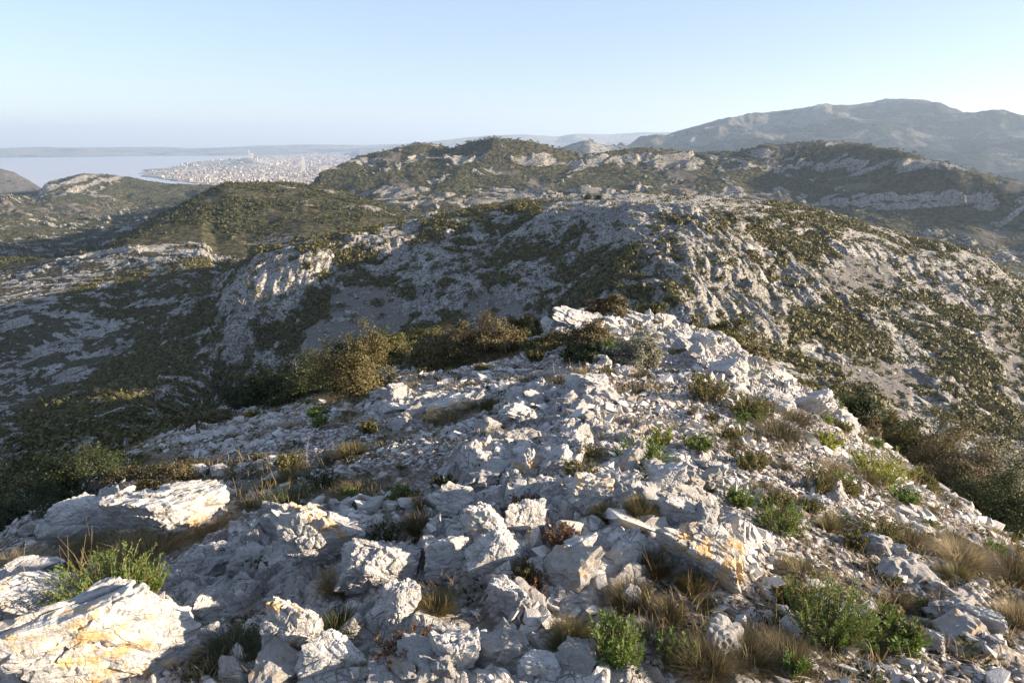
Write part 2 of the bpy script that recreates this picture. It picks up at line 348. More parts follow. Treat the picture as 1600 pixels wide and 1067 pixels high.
BPX,BPY=project(GX,GY,GZ)
rock=np.zeros_like(GZ); scree=np.zeros_like(GZ); soil=np.zeros_like(GZ)
seg_start['E']=NR-1
print('loft',GZ.shape,time.time()-T0)
# ---- near relief
iS=seg_start['S']; iV=seg_start['V1']+20
sl=slice(0,iV); x=GX[sl]; y=GY[sl]; px=BPX[sl]; py=BPY[sl]
vis=np.ones_like(x)
OUT=[([(640,905),(650,830),(700,745),(760,700),(850,690),(950,700),(1060,740),(1150,790),(1180,880),(1130,915),(1010,900),(930,950),(800,965),(740,930)],14,.17,1),
 ([(380,1100),(400,980),(540,930),(640,940),(760,1010),(1000,1040),(1020,1100)],16,.10,1),
 ([(240,930),(300,860),(430,790),(560,790),(640,880),(650,930),(520,940),(420,930),(330,980)],14,.13,1),
 ([(-60,1100),(-60,890),(60,895),(290,950),(300,1100)],14,.12,1),
 ([(590,655),(600,620),(730,615),(745,640),(700,662)],8,.14,1),
 ([(780,668),(790,622),(870,615),(930,590),(960,640),(900,680)],8,.15,1),
 ([(850,530),(900,480),(985,490),(1090,515),(1200,575),(1330,655),(1300,670),(1150,605),(1060,555),(1000,530),(940,520),(900,535)],7,.10,1),
 ([(1120,600),(1180,570),(1330,650),(1310,670),(1200,640)],6,.10,1),
 ([(1240,730),(1330,760),(1420,850),(1380,870),(1270,800)],12,.03,.5),
 ([(900,640),(1060,660),(1200,740),(1060,735),(950,700)],12,.05,.6),
 ([(60,850),(90,780),(190,770),(360,760),(370,800),(250,850)],10,.08,1),
 ([(1380,900),(1500,930),(1600,1040),(1500,1010)],12,.03,.6)]
nm=fbm(x*1.1,y*1.1,4,11); 
O=np.zeros_like(x); raise_=np.zeros_like(x)
wx=px+30*perlin(x*2.2,y*2.2,5); wy=py+22*perlin(x*2.2,y*2.2,9)
for pts,soft,hh,k in OUT:
    mk=poly_mask(wx,wy,pts,soft*2)*k; O=np.maximum(O,mk); raise_=np.maximum(raise_,mk*hh*.7)
spont=sst(.16,.34,fbm(x*.75+4,y*.75,4,31)); O=np.maximum(O,spont*np.where((px>1150)|(px<640),.22,.65))
SOIL=[[(470,765),(560,735),(690,760),(690,830),(640,885),(560,800)],[(30,720),(240,700),(420,740),(380,790),(150,760),(40,800)],[(290,1067),(320,960),(420,920),(420,1067)],[(850,1067),(900,960),(1150,960),(1400,1067)],[(1180,960),(1180,900),(1290,900),(1380,1010)],[(380,850),(440,760),(560,760),(480,800)],[(60,850),(250,860),(250,930),(100,930)],[(1370,850),(1480,840),(1600,920),(1600,980),(1450,890)],[(400,620),(560,610),(680,575),(560,640)]]
S_=np.zeros_like(x)
for pts in SOIL: S_=np.maximum(S_,poly_mask(wx,wy,pts,22))
S_=np.maximum(S_,sst(.10,.30,fbm(x*1.3,y*1.3+9,4,77))*.8)*(1-.9*O)
fade=np.clip(x*0+1,0,1)
dz=.16*fbm(x*.42,y*.42,3,21)+.06*fbm(x*1.6,y*1.6,4,41)
f1,f2,idv,tl=worley(x*1.9+.5*perlin(x*3,y*3,2),y*1.9+.5*perlin(x*3,y*3,3),3,1)
crv=sst(0,.22,f2-f1)
dz+=O*(.11*(idv-.4)+.13*tl+.0)*crv-.04*O*(1-crv)
f1b,f2b,idb,tlb=worley(x*5.3+.3*perlin(x*7,y*7,12),y*5.3+.3*perlin(x*7,y*7,13),53,1)
cb=sst(0,.25,f2b-f1b); dz+=O*((.035*(idb-.4)+.05*tlb)*cb-.02*(1-cb))
f1c,f2c,idc,tlc=worley(x*15,y*15,73,1); cc=sst(0,.3,f2c-f1c); dz+=O*((.012*(idc-.4)+.018*tlc)*cc-.006*(1-cc))
g=(1-O)*(1-.6*S_)
dz+=g*(.020*idc*np.sqrt(np.clip(1-f1c*f1c*1.4,0,1))+.02*tlc)
f1d,f2d,idd,tld=worley(x*36,y*36,91,1); dz+=(.35*O+g)*(.010*idd*np.sqrt(np.clip(1-f1d*f1d*1.4,0,1)))
dz+=raise_
wfoot=sst(.2,1.2,GR[sl])
GZ[sl]+=dz*wfoot*(.4+.6*sst(1.8,3.0,GR[sl]))
rock[sl]=O; soil[sl]=S_
print('near',time.time()-T0)
# ---- middle hill relief
sm=slice(iV,seg_start['V2']+1); x=GX[sm]; y=GY[sm]; r=GR[sm]; px=BPX[sm]; py=BPY[sm]
wgt=sst(0,40,r-L['V1'][1][None])
wx=x+9*perlin(x/30,y/30,101); wy=y+9*perlin(x/30,y/30,102)
veg_n=fbm(wx/26,wy/26,5,201,.6)
ribs=ridged(wx/34,wy/60,4,211)
dz=2.6*fbm(wx/70,wy/70,3,221)+1.5*ribs
f1,f2,idv,tl=worley(wx/11,wy/11,231,1); cr=sst(0,.25,f2-f1); 
f1b,f2b,idb,tlb=worley(wx/4.2,wy/4.2,241,1); crb=sst(0,.25,f2b-f1b)
fine=fbm(wx/5,wy/5,3,281); rk=sst(-.08,.14,-veg_n+.28*ribs-.02+.18*fine)
VEG=[[(540,395),(600,385),(610,420),(560,460),(520,450)],[(380,500),(450,480),(500,460),(530,480),(440,560),(400,540)],[(830,470),(900,395),(960,380),(1000,400),(920,470),(860,500)],[(760,380),(860,370),(830,410),(780,420)],[(1210,360),(1300,380),(1290,400),(1230,390)],[(1260,490),(1340,470),(1410,560),(1370,575),(1290,530)],[(1410,500),(1480,490),(1560,560),(1590,700),(1500,650),(1430,560)],[(1350,390),(1420,400),(1400,430),(1340,420)],[(1480,580),(1600,640),(1600,740),(1500,660)],[(1540,440),(1600,450),(1600,510),(1560,500)],[(20,640),(120,600),(260,520),(330,470),(300,560),(180,650),(60,720)],[(700,330),(780,318),(880,312),(860,330),(740,345)],[(1090,330),(1240,322),(1300,345),(1180,350)],[(1300,600),(1360,590),(1390,660),(1330,660)],[(470,375),(600,350),(600,365),(480,390)],[(340,560),(420,560),(400,610),(340,620)]]
RCK=[[(335,620),(338,480),(380,450),(430,440),(440,500),(400,560),(380,610)],[(380,440),(400,395),(470,375),(530,380),(520,440),(440,470)],[(1000,340),(1080,330),(1160,400),(1170,470),(1050,470),(990,440)],[(1280,400),(1540,400),(1550,420),(1500,440),(1400,420),(1300,415)],[(870,390),(930,360),(980,390),(950,440),(880,440)],[(640,420),(800,360),(900,345),(880,380),(740,440),(640,460)],[(1150,420),(1250,430),(1260,480),(1160,480)],[(1320,430),(1400,430),(1410,470),(1330,470)]]
SCR=[[(470,530),(520,470),(590,440),(630,470),(640,510),(560,560),(480,560)],[(700,500),(740,470),(800,460),(840,500),(800,520)],[(1270,440),(1330,405),(1400,410),(1410,450),(1300,470)],[(1280,590),(1330,540),(1420,580),(1450,600),(1420,640),(1330,610)],[(1500,470),(1600,520),(1600,620),(1560,560)],[(90,520),(140,500),(180,515),(110,545)]]
qx=px+26*fbm(x/14,y/14,3,301); qy=py+18*fbm(x/14,y/14,3,302)
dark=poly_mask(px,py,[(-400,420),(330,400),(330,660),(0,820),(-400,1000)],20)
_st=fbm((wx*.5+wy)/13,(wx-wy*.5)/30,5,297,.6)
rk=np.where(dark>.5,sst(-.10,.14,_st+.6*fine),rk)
_pl=poly_mask(qx,qy,[(850,345),(860,300),(1150,300),(1230,330),(1180,345),(1000,340)],10); rk=np.maximum(rk,_pl*sst(-.6,-.1,fine))
for p_ in RCK: rk=np.maximum(rk,poly_mask(qx,qy,p_,12)*sst(-.45,-.05,fine-.35*veg_n))
vg=np.zeros_like(x)
brk=sst(-.30,.12,fine+.6*veg_n)
for p_ in VEG: vg=np.maximum(vg,poly_mask(qx,qy,p_,16)*brk)
rk*=1-.97*vg
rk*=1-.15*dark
sc_=np.zeros_like(x)
for p_ in SCR: sc_=np.maximum(sc_,poly_mask(qx,qy,p_,9)*sst(-.45,-.05,fine))
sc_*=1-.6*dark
f1l,f2l,idl,tll=worley(wx/27+.4*perlin(wx/20,wy/20,233),wy/27+.4*perlin(wx/20,wy/20,234),235,1); lm=sst(-.25,.25,fbm(wx/20,wy/20,3,237))
dz+=rk*(1-sc_)*(2.0*(idl-.4)+2.6*tll)*sst(0,.12,f2l-f1l)
dz+=rk*(1-sc_)*(.3+.8*lm)*((1.5*(idv-.4)+1.3*tl)*cr+(.55*(idb-.4)+.6*tlb)*crb-.25*(1-crb))
dz+=.8*fbm(x/6,y/6,4,261)*(1-.8*sc_)
# ribbed sunlit face right of centre
face=poly_mask(px,py,[(990,330),(1200,330),(1300,480),(1150,560),(1000,500)],30)
dz+=face*3.4*ridged(wx/13+wy/40,wy/70,3,271)
_ri=np.arange(sm.start,sm.stop)[:,None]; _tp=1-.65*np.exp(-((_ri-seg_start['C0']-35)/45.)**2)
GZ[sm]+=dz*wgt*_tp
_u=np.broadcast_to(az[None],x.shape)*r; _q=(2.2*ridged(_u/9+wx*0,GZ[sm]/26,4,281)+1.6*fbm(_u/3.2,GZ[sm]/5,4,283)+1.1*(worley(_u/4.,GZ[sm]/5.5,285)[2]-.5))*wgt*(.25+.75*rk)*(1-.8*sc_)
_s=1+_q/r; GX[sm]*=_s; GY[sm]*=_s; GR[sm]*=_s
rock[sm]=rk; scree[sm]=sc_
MIDVEG=(1-rk)*(1-sc_)
print('mid',time.time()-T0)
# ---- far ridges relief
sf=slice(seg_start['V2'],NR); x=GX[sf]; y=GY[sf]; r=GR[sf]; px=BPX[sf]; py=BPY[sf]
w=sst(.0,1.,(np.arange(sf.start,NR)[:,None]-sf.start)/40.)
wx=x+40*perlin(x/130,y/130,401); wy=y+40*perlin(x/130,y/130,402)
amp=np.clip(r/1500,.45,1.5)
dz=amp*(13*ridged(wx/230,wy/230,4,411)+5*fbm(wx/55,wy/55,4,421))
back=sst(1000,1200,r)*(px>470)
strat=np.sin((GZ[sf]+8*perlin(x/180,y/180,431))/9.0)
n=fbm(wx/60,wy/28,5,441,.62)
rk=sst(.06,.26,n+.13*ridged(wx/150,wy/150,3,451)*.8+.22*back*np.maximum(strat,-.3)-.05)
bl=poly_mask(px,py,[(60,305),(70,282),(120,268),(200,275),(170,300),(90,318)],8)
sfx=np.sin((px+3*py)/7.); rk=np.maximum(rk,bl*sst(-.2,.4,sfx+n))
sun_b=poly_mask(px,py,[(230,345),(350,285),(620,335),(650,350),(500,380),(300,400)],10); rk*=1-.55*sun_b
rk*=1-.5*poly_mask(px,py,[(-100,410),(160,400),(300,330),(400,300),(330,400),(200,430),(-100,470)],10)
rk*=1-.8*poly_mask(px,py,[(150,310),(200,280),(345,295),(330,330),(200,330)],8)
f1,f2,idv,tl=worley(wx/38,wy/38,461,1); dz+=amp*rk*(9*(idv-.4)+10*tl)*sst(0,.2,f2-f1)
sc_=sst(.22,.32,fbm(wx/90+7,wy/90,4,471))*.9*back
fields=poly_mask(px+8*n,py,[(-100,330),(150,322),(200,328),(190,350),(100,345),(-100,352)],5)
sc_=np.maximum(sc_,fields*sst(-.1,.2,n)); 
_ri=np.arange(sf.start,NR)[:,None]; w2_=1-.72*np.exp(-((_ri-seg_start['C'])/45.)**2)-.5*np.exp(-((_ri-seg_start['Bc'])/30.)**2)
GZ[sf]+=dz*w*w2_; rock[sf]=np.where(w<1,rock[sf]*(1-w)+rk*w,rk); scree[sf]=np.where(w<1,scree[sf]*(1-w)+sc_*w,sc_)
FARVEG=(1-rock[sf])*(1-scree[sf])
print('far',time.time()-T0)
GE=GZ/GR
def grid_mesh(name,r0,r1,mat,label,attrs):
    n=r1-r0; V=np.stack([GX[r0:r1],GY[r0:r1],GZ[r0:r1]],-1).reshape(-1,3)
    i=np.arange(n-1)[:,None]*NC+np.arange(NC-1)[None]
    Fq=np.stack([i,i+NC,i+NC+1,i+1],-1)[:, :, ::-1]
    me=mesh_np(name,V,Fq,4,name!='ground',{k:a[r0:r1] for k,a in attrs.items()},mat)
    return link(name,me,kind='structure',label=label)
grid_mesh('ground',0,iV+1,M['ground'],'stony white limestone ridge crest dropping away on both sides',{'rock':rock,'soil':soil})
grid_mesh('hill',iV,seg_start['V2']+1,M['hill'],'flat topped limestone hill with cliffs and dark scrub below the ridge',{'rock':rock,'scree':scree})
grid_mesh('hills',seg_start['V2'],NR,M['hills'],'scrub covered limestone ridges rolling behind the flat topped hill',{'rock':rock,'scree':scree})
# vertex normals of the grid
def grid_normals():
    P=np.stack([GX,GY,GZ],-1); du=np.gradient(P,axis=1); dv=np.gradient(P,axis=0)
    n=np.cross(du,dv); n/=np.linalg.norm(n,axis=-1,keepdims=True)+1e-12
    return np.where(n[...,2:3]<0,-n,n)
GN=grid_normals()
def hit(px,py,lo=0,hi=None):
    """where the line of sight through a photo point meets the terrain: point, normal, row, column"""
    a,e=ray(px,py); c=int(np.argmin(np.abs(az-a))); col=GE[lo:hi,c]; k=np.nonzero(col>=e)[0]
    k=(k[0] if len(k) else int(np.argmax(col)))+lo
    return np.array([GX[k,c],GY[k,c],GZ[k,c]]),GN[k,c],k,c
def gz(x,y):
    a=math.atan2(x,y); c=int(np.clip(np.searchsorted(az,a),0,NC-1)); return float(np.interp(math.hypot(x,y),GR[:,c],GZ[:,c]))
print('terrain done',time.time()-T0)
# ------------------------------------------------------------------ far land
def far_patch(name,label,crest,mat,front=.62,back=1.25,z0=-292,amp=40,freq=900,rows=120,step=1.4,power=1.35,seed=900,rockf=None,sub=None):
    p=np.array(crest,float); a,e=ray(p[:,0],p[:,1]); o=np.argsort(a); a=a[o]; e=e[o]; rr=p[o,2]
    n=int((a[-1]-a[0])*F*.64/step)+2; A=np.linspace(a[0],a[-1],n); ee=np.interp(A,a,e); rc=np.exp(np.interp(A,a,np.log(rr))); zc=ee*rc
    rs=[];zs=[];ts=[]
    for t in np.linspace(0,1,rows):
        rs.append(rc*(front+(1-front)*t)); zs.append(z0+(zc-z0)*t**power); ts.append(t+0*rc)
    for t in np.linspace(0,1,14)[1:]:
        rs.append(rc*(1+(back-1)*t)); zs.append(zc+(z0-zc)*t); ts.append(1-t+0*rc)
    r=np.array(rs); z=np.array(zs); t=np.array(ts); X=r*np.sin(A); Y=r*np.cos(A)
    wx=X+.25*freq*perlin(X/freq,Y/freq,seed+5); wy=Y+.25*freq*perlin(X/freq,Y/freq,seed+6)
    rel=ridged(wx/freq,wy/freq,5,seed)
    prof=np.clip(t*3,0,1)*np.where(t>.9,1-(t-.9)*7.5,1)
    z=z+amp*rel*prof
    n2=fbm(wx/freq*3.2,wy/freq*3.2,5,seed+40,.6); rk=np.clip(.5+1.6*n2+.5*rel,0,1)
    scr=sst(.2,.35,fbm(wx/freq*2+5,wy/freq*2,4,seed+60))*.7
    if rockf: rk=rockf(rk,X,Y,z,t,*project(X,Y,z))
    nr,nc=r.shape; V=np.stack([X,Y,z],-1).reshape(-1,3); i=np.arange(nr-1)[:,None]*nc+np.arange(nc-1)[None]
    Fq=np.stack([i,i+nc,i+nc+1,i+1],-1)[:,:,::-1]
    return link(name,mesh_np(name,V,Fq,4,True,{'rock':rk,'scree':scr},mat),kind='structure',label=label)
far_patch('mountain','broad blue grey limestone mountain with rounded summit',
 [(830,246,5200),(880,243,5300),(940,240,5400),(985,232,5600),(1000,224,5700),(1060,206,5900),(1100,198,5900),(1150,189,6000),(1200,180,6100),(1250,173,6200),(1290,168,6200),(1330,167,6300),(1385,158,6400),(1410,157,6400),(1440,160,6400),(1480,170,6300),(1505,178,6200),(1550,176,6000),(1600,188,5900),(1750,215,5700),(2100,240,5600)],
 M['mountain'],front=.55,amp=105,freq=800,rows=190,step=1.2,seed=910,
 rockf=lambda rk,X,Y,z,t,px,py: np.clip(rk*.5+.38*sst(.60,.85,t)*(px<1300)+.25*sst(.2,.6,np.sin(z/22+3*fbm(X/700,Y/700,3,5)))-.15,0,1))
far_patch('mountains','faint blue mountain range along the horizon',
 [(560,236,15000),(640,226,15000),(700,220,15000),(760,213,15000),(820,211,15000),(870,214,15000),(900,210,15000),(950,211,15500),(1000,208,15500),(1050,208,15500),(1150,208,16000),(1400,210,16000),(2000,215,16000)],
 M['coast'],front=.8,amp=70,freq=2600,rows=60,seed=930)
far_patch('rocky_hill','small pale rocky hill rising before the faint mountains',
 [(800,240,4200),(850,237,4200),(880,231,4300),(895,226,4300),(912,221,4300),(922,220,4300),(935,226,4300),(960,231,4300),(1000,238,4200),(1040,242,4200)],
 M['coast'],front=.7,amp=26,freq=420,rows=50,seed=940,step=1)
far_patch('coast_hills','hazy hills along the far shore of the bay',
 [(-700,229,19500),(-300,231,20000),(0,233,20000),(60,231,20000),(120,232,20000),(200,231,20500),(300,232,20500),(400,229,20000),(480,226,19500),(560,227,19000),(640,226,19000),(760,224,18500),(1000,222,18000),(2300,222,18000)],
 M['coast'],front=.86,back=1.12,amp=45,freq=2200,rows=50,seed=950,step=2,power=.8)
far_patch('headland','bluish hill at the left end of the bay',
 [(-700,262,4300),(-300,258,4300),(-100,262,4200),(0,265,4200),(22,270,4200),(45,285,4150),(62,297,4100),(80,306,4100)],
 M['mountain'],front=.72,amp=22,freq=300,rows=70,seed=960,step=1)
# sea
def disc(name,z,rad,mat,label,n=96):
    V=[(0,0,z)]+[(rad*math.cos(2*math.pi*i/n),rad*math.sin(2*math.pi*i/n),z) for i in range(n)]
    me=bpy.data.meshes.new(name); me.from_pydata(V,[],[(0,1+i,1+(i+1)%n) for i in range(n)]); me.materials.append(mat)
    return link(name,me,kind='structure',label=label)
t=NT('sea_water'); v=t.pos(); M['sea']=t.end(t.pr(t.mix(t.noise(v,.0012,4),(.40,.42,.45),(.43,.45,.48)),.6,t.bump(t.noise(v,.05,5),.3,2.0),.5))
disc('sea',-300,23500,M['sea'],'calm pale blue bay below the haze')
# coastal plain with the city
aa=np.linspace(ray(-250,280)[0],ray(1000,280)[0],700); rr=np.exp(np.linspace(math.log(3300),math.log(18500),260))
X=rr[:,None]*np.sin(aa); Y=rr[:,None]*np.cos(aa); px,py=project(X,Y,np.full_like(X,-300.))
wx=px+14*perlin(X/500,Y/500,1001)+6*perlin(X/180,Y/180,1003)
land=poly_mask(wx,py,[(150,330),(325,292),(212,273),(235,266),(285,262),(330,252),(400,246),(520,238),(700,233),(1100,231),(1100,330)],1.2)
hillm=np.exp(-((px-340)/85)**2-((py-259)/5.5)**2)*.75+np.exp(-((px-395)/30)**2-((py-260)/4)**2)*1.1
Zp=-309+14*land+ land*(62*hillm+60*np.exp(-((px-560)/90)**2-((py-245)/5)**2)+14*fbm(X/900,Y/900,3,1010))
t=NT('city_plain'); v=t.pos(); n=t.noise(v,.0035,6); vo=t.voro(v,.02,'F1')
c=t.mix(t.ramp(n,[(.45,0),(.55,1)]),(.09,.10,.06),(.30,.27,.24)); c=t.mix(t.ramp(vo,[(.2,0),(.5,1)]),(.45,.41,.37),c); M['plain']=t.end(t.pr(c,.95))
nr,nc=X.shape; i=np.arange(nr-1)[:,None]*nc+np.arange(nc-1)[None]
link('plain',mesh_np('plain',np.stack([X,Y,Zp],-1).reshape(-1,3),np.stack([i,i+nc,i+nc+1,i+1],-1)[:,:,::-1],4,True,None,M['plain']),kind='structure',label='flat coastal plain covered by the city')
# city buildings: three kinds, the 300 largest as things, the rest as the mass of the city
def bm_box(bm,x0,x1,y0,y1,z0,z1,mi=0):
    v=[bm.verts.new((x,y,z)) for z in (z0,z1) for x,y in ((x0,y0),(x1,y0),(x1,y1),(x0,y1))]
    for f in ((3,2,1,0),(4,5,6,7),(0,1,5,4),(1,2,6,5),(2,3,7,6),(3,0,4,7)):
        q=bm.faces.new([v[k] for k in f]); q.material_index=mi
def facade(name,col):
    t=NT(name); v=t.objco(); s=t.n('ShaderNodeSeparateXYZ'); t.l(v,s.inputs[0])
    a=t.math('FRACT',t.math('MULTIPLY',s.outputs[2],.333)); b=t.math('FRACT',t.math('MULTIPLY',t.math('ADD',s.outputs[0],s.outputs[1]),.25))
    wn=t.math('MULTIPLY',t.math('MULTIPLY',t.math('GREATER_THAN',a,.35),t.math('LESS_THAN',a,.8)),t.math('GREATER_THAN',b,.5))
    oi=t.n('ShaderNodeObjectInfo'); cc=t.mix(oi.outputs['Random'],tuple(x*.8 for x in col),col)
    return t.end(t.pr(t.mix(t.math('MULTIPLY',wn,.8),cc,(.08,.09,.1)),.8))
M['f1']=facade('pale_facade',(.44,.40,.37)); M['f2']=facade('sand_facade',(.42,.36,.31))
M['tile']=NT('roof_tiles'); _t=M['tile']; M['tile']=_t.end(_t.pr((.36,.20,.13),.9))
def bld(kind,mat):
    bm=bmesh.new()
    if kind==0:    # long slab block with parapet and stair heads
        bm_box(bm,-30,30,-7,7,-6,26); bm_box(bm,-30.2,30.2,-7.2,-6.6,26,27.2); bm_box(bm,-30.2,30.2,6.6,7.2,26,27.2)
        for x in (-18,0,18): bm_box(bm,x-3,x+3,-3,3,26,29.5)
        for z in range(3,26,3): bm_box(bm,-29,29,-8.2,-7,z-.15,z+.15)
    elif kind==1:  # tower
        bm_box(bm,-11,11,-10,10,-6,56); bm_box(bm,-6,6,-5,5,56,60.5); bm_box(bm,-1,1,-1,1,60.5,66)
        for s in (-1,1): bm_box(bm,s*11-.9*(s>0)*0-.6,s*11+.6,-6,6,0,55)
    else:          # house block with pitched roof
        bm_box(bm,-14,14,-9,9,-6,12)
        a=[bm.verts.new(p) for p in ((-15,-10,12),(15,-10,12),(15,10,12),(-15,10,12),(-15,0,16.5),(15,0,16.5))]
        for f in ((0,1,5,4),(2,3,4,5),(0,4,3),(1,2,5),(3,2,1,0)): q=bm.faces.new([a[k] for k in f]); q.material_index=1
        bm_box(bm,4,6,2,4,13,18.5)
    me=bpy.data.meshes.new(['apartment_block','tower_block','house'][kind]); bm.to_mesh(me); bm.free(); me.materials.append(mat); me.materials.append(M['tile']); return me
BL=[bld(0,M['f1']),bld(1,M['f1']),bld(2,M['f2'])]
wgt=(land*(1-.93*np.clip(hillm*1.5,0,1))*(px>200)*(px<700)*(py<300)*(py>231)).ravel()
ca=np.exp(-((px-450)/150)**2)*.8+.5; wgt*=(.12+.88*sst(225,350,px).ravel()); wgt*=ca.ravel()*sst(-.5,.25,fbm(X/500,Y/500,3,1020)).ravel()
sel=RNG.choice(len(wgt),12000,p=wgt/wgt.sum()); PX_=X.ravel()[sel]+RNG.uniform(-25,25,len(sel)); PY_=Y.ravel()[sel]+RNG.uniform(-25,25,len(sel)); PZ_=Zp.ravel()[sel]
dist=np.hypot(PX_,PY_); order_=np.argsort(dist)
names=['apartment_block','tower_block','house']
LBL=['pale slab apartment block in the hazy city by the bay','pale tower block standing above the hazy city','low tiled building in the hazy city by the bay']
GRP=['apartment blocks in the city','tower blocks in the city','low buildings in the city']
big=set(order_[:300].tolist()); cityV=[];cityF=[];cm=[];off=0
kinds=RNG.choice(3,len(sel),p=[.36,.035,.605])
mesh_cache=[]
for me in BL:
    vv=np.array([v.co[:] for v in me.vertices]); ff=[tuple(p.vertices) for p in me.polygons]; mi=[p.material_index for p in me.polygons]; mesh_cache.append((vv,ff,mi))
mF=[];mM=[]
for j in range(len(sel)):
    k=int(kinds[j]); a=RNG.uniform(-.5,.5)+(math.pi/2 if RNG.random()<.3 else 0); s=RNG.uniform(.28,.62)*(1+.3*(dist[j]>9000)); hz=s*RNG.uniform(.6,1.05)
    if j in big:
        o=link(names[k],BL[k],loc=(PX_[j],PY_[j],PZ_[j]),label=LBL[k],category='building',group=GRP[k]); o.rotation_euler[2]=a; o.scale=(s,s,hz)
    else:
        vv,ff,mi=mesh_cache[k]; c_,s_=math.cos(a),math.sin(a)
        V=np.stack([(vv[:,0]*c_-vv[:,1]*s_)*s+PX_[j],(vv[:,0]*s_+vv[:,1]*c_)*s+PY_[j],vv[:,2]*hz+PZ_[j]],1); cityV.append(V)
        mF+= [tuple(q+off for q in f) for f in ff]; mM+=[m_*1 if k<2 or m_ else 2 for m_ in mi]; off+=len(vv)
me=bpy.data.meshes.new('distant_city'); me.from_pydata(np.concatenate(cityV).tolist(),[],mF)
for m_ in (M['f1'],M['tile'],M['f2']): me.materials.append(m_)
me.polygons.foreach_set('material_index',np.array(mM,dtype=np.int32)); me.update()
link('distant_city',me,kind='stuff',label='mass of pale city buildings spread over the plain')
# single landmarks
def landmark(name,label,cat,px,py,r,parts):
    a,e=ray(px,py); root=link(name,None,loc=(r*math.sin(a),r*math.cos(a),e*r),label=label,category=cat); root.rotation_euler[2]=-float(a)
    for pn,m_,boxes in parts:
        bm=bmesh.new()
        for b in boxes:
            if len(b)==6: bm_box(bm,*b)
            else: bmesh.ops.create_cone(bm,cap_ends=True,segments=12,radius1=b[0],radius2=b[1],depth=b[2],matrix=__import__('mathutils').Matrix.Translation((b[3],b[4],b[5])))
        me=bpy.data.meshes.new(pn); bm.to_mesh(me); bm.free(); me.materials.append(m_); link(pn,me,parent=root)
    return root
landmark('skyscraper','tallest pale tower in the city, right of the wooded church hill','tower',475,268,7600,[('shaft',M['f1'],[(-17,17,-14,14,-20,120),(-8,17,-8,14,120,146)]),('entrance_block',M['f2'],[(-30,-17.2,-14,14,-20,22)])])
landmark('hilltop_church','pale church with bell tower on the hill above the city','church',392,243,7800,[('nave',M['f1'],[(-8,28,-9,9,-25,22)]),('bell_tower',M['f1'],[(-22,-8.2,-7,7,-25,50),(-18,-12,-3,3,50,62)]),('dome',M['tile'],[(8,2,14,14,0,29)])])
landmark('warehouse','large white block at the foot of the left ridge end','building',474,289,4000,[('hall',M['f1'],[(-34,34,-15,15,-30,8),(-34,-5,-15,15,8,16)]),('roof',M['f2'],[(-35,35,-16,16,8.05,8.6)] if False else [(-4.9,35,-16,16,8.05,8.9)])])
landmark('summit_fort','small building on top of the pale rocky hill','building',922,219.5,4300,[('tower',M['f2'],[(-5,5,-5,5,-20,10)]),('wing',M['f2'],[(5.1,20,-4,4,-20,5)])])
# haze
bm=bmesh.new(); bmesh.ops.create_cube(bm,size=1); me=bpy.data.meshes.new('haze'); bm.to_mesh(me); bm.free()
t=NT('haze_air'); pv=t.n('ShaderNodeVolumePrincipled'); pv.inputs['Color'].default_value=(.56,.75,1,1); pv.inputs['Density'].default_value=HAZE; pv.inputs['Anisotropy'].default_value=.25
t.l(pv.outputs[0],t.out.inputs['Volume']); me.materials.append(t.m)
hz=link('haze',me,kind='stuff',label='pale morning haze over the bay and the hills'); hz.scale=(48000,48000,480+311); hz.location=(0,0,(480-311)/2)
print('far land done',time.time()-T0)
# ------------------------------------------------------------------ scrub and trees on the hills
def quads_blob(n,seed,flat=.75,size=.42,core=.55):
    """leafy dome of unit radius: n quads, facing outwards at random tilt"""
    g=np.random.default_rng(seed); d=g.normal(size=(n,3)); d[:,2]=np.abs(d[:,2])*.9+.02; d/=np.linalg.norm(d,axis=1,keepdims=True)
    r=core+(1-core)*g.random(n)**.6; lump=1+.28*np.sin(d[:,0]*4+seed)*np.cos(d[:,1]*5+seed*2)
    c=d*(r*lump)[:,None]*np.array([1,1,flat]); nrm=d+g.normal(size=(n,3))*.45; nrm/=np.linalg.norm(nrm,axis=1,keepdims=True)
    return quad_cards(c,nrm,size*(.6+.8*g.random(n)),g)
def quad_cards(c,nrm,s,g,asp=1.0,updir=None):
    n=len(c); a=g.normal(size=(n,3)) if updir is None else updir+g.normal(size=(n,3))*.25
    t=np.cross(nrm,a); t/=np.linalg.norm(t,axis=1,keepdims=True)+1e-9; b=np.cross(nrm,t)
    s=np.asarray(s).reshape(-1,1); hb=s*asp*.5; ht=s*.5
    V=np.stack([c-b*hb,c+t*ht*(.8 if asp==1 else 1)+b*hb*.1,c+b*hb,c-t*ht+b*hb*.05],1)
    return V.reshape(-1,3),np.arange(4*n).reshape(-1,4)
def scatter(protos,P,scl,rot,kinds):
    """merge copies of prototype (V,F) meshes into one vertex and face list"""
    Vs=[];Fs=[];off=0
    for k,(V,Fq) in enumerate(protos):
        m=kinds==k
        if not m.any(): continue
        p=P[m]; s=scl[m]; r=rot[m]; c_=np.cos(r)[:,None]; s_=np.sin(r)[:,None]
        x=V[None,:,0]*s[:,None,0]; y=V[None,:,1]*s[:,None,1]; z=V[None,:,2]*s[:,None,2]
        W=np.stack([x*c_-y*s_+p[:,None,0],x*s_+y*c_+p[:,None,1],z+p[:,None,2]],-1)
        n=len(p); Fq_=Fq[None]+(np.arange(n)*len(V))[:,None,None]+off; off+=n*len(V)
        Vs.append(W.reshape(-1,3)); Fs.append(Fq_.reshape(-1,Fq.shape[1]))
    return np.concatenate(Vs),np.concatenate(Fs)
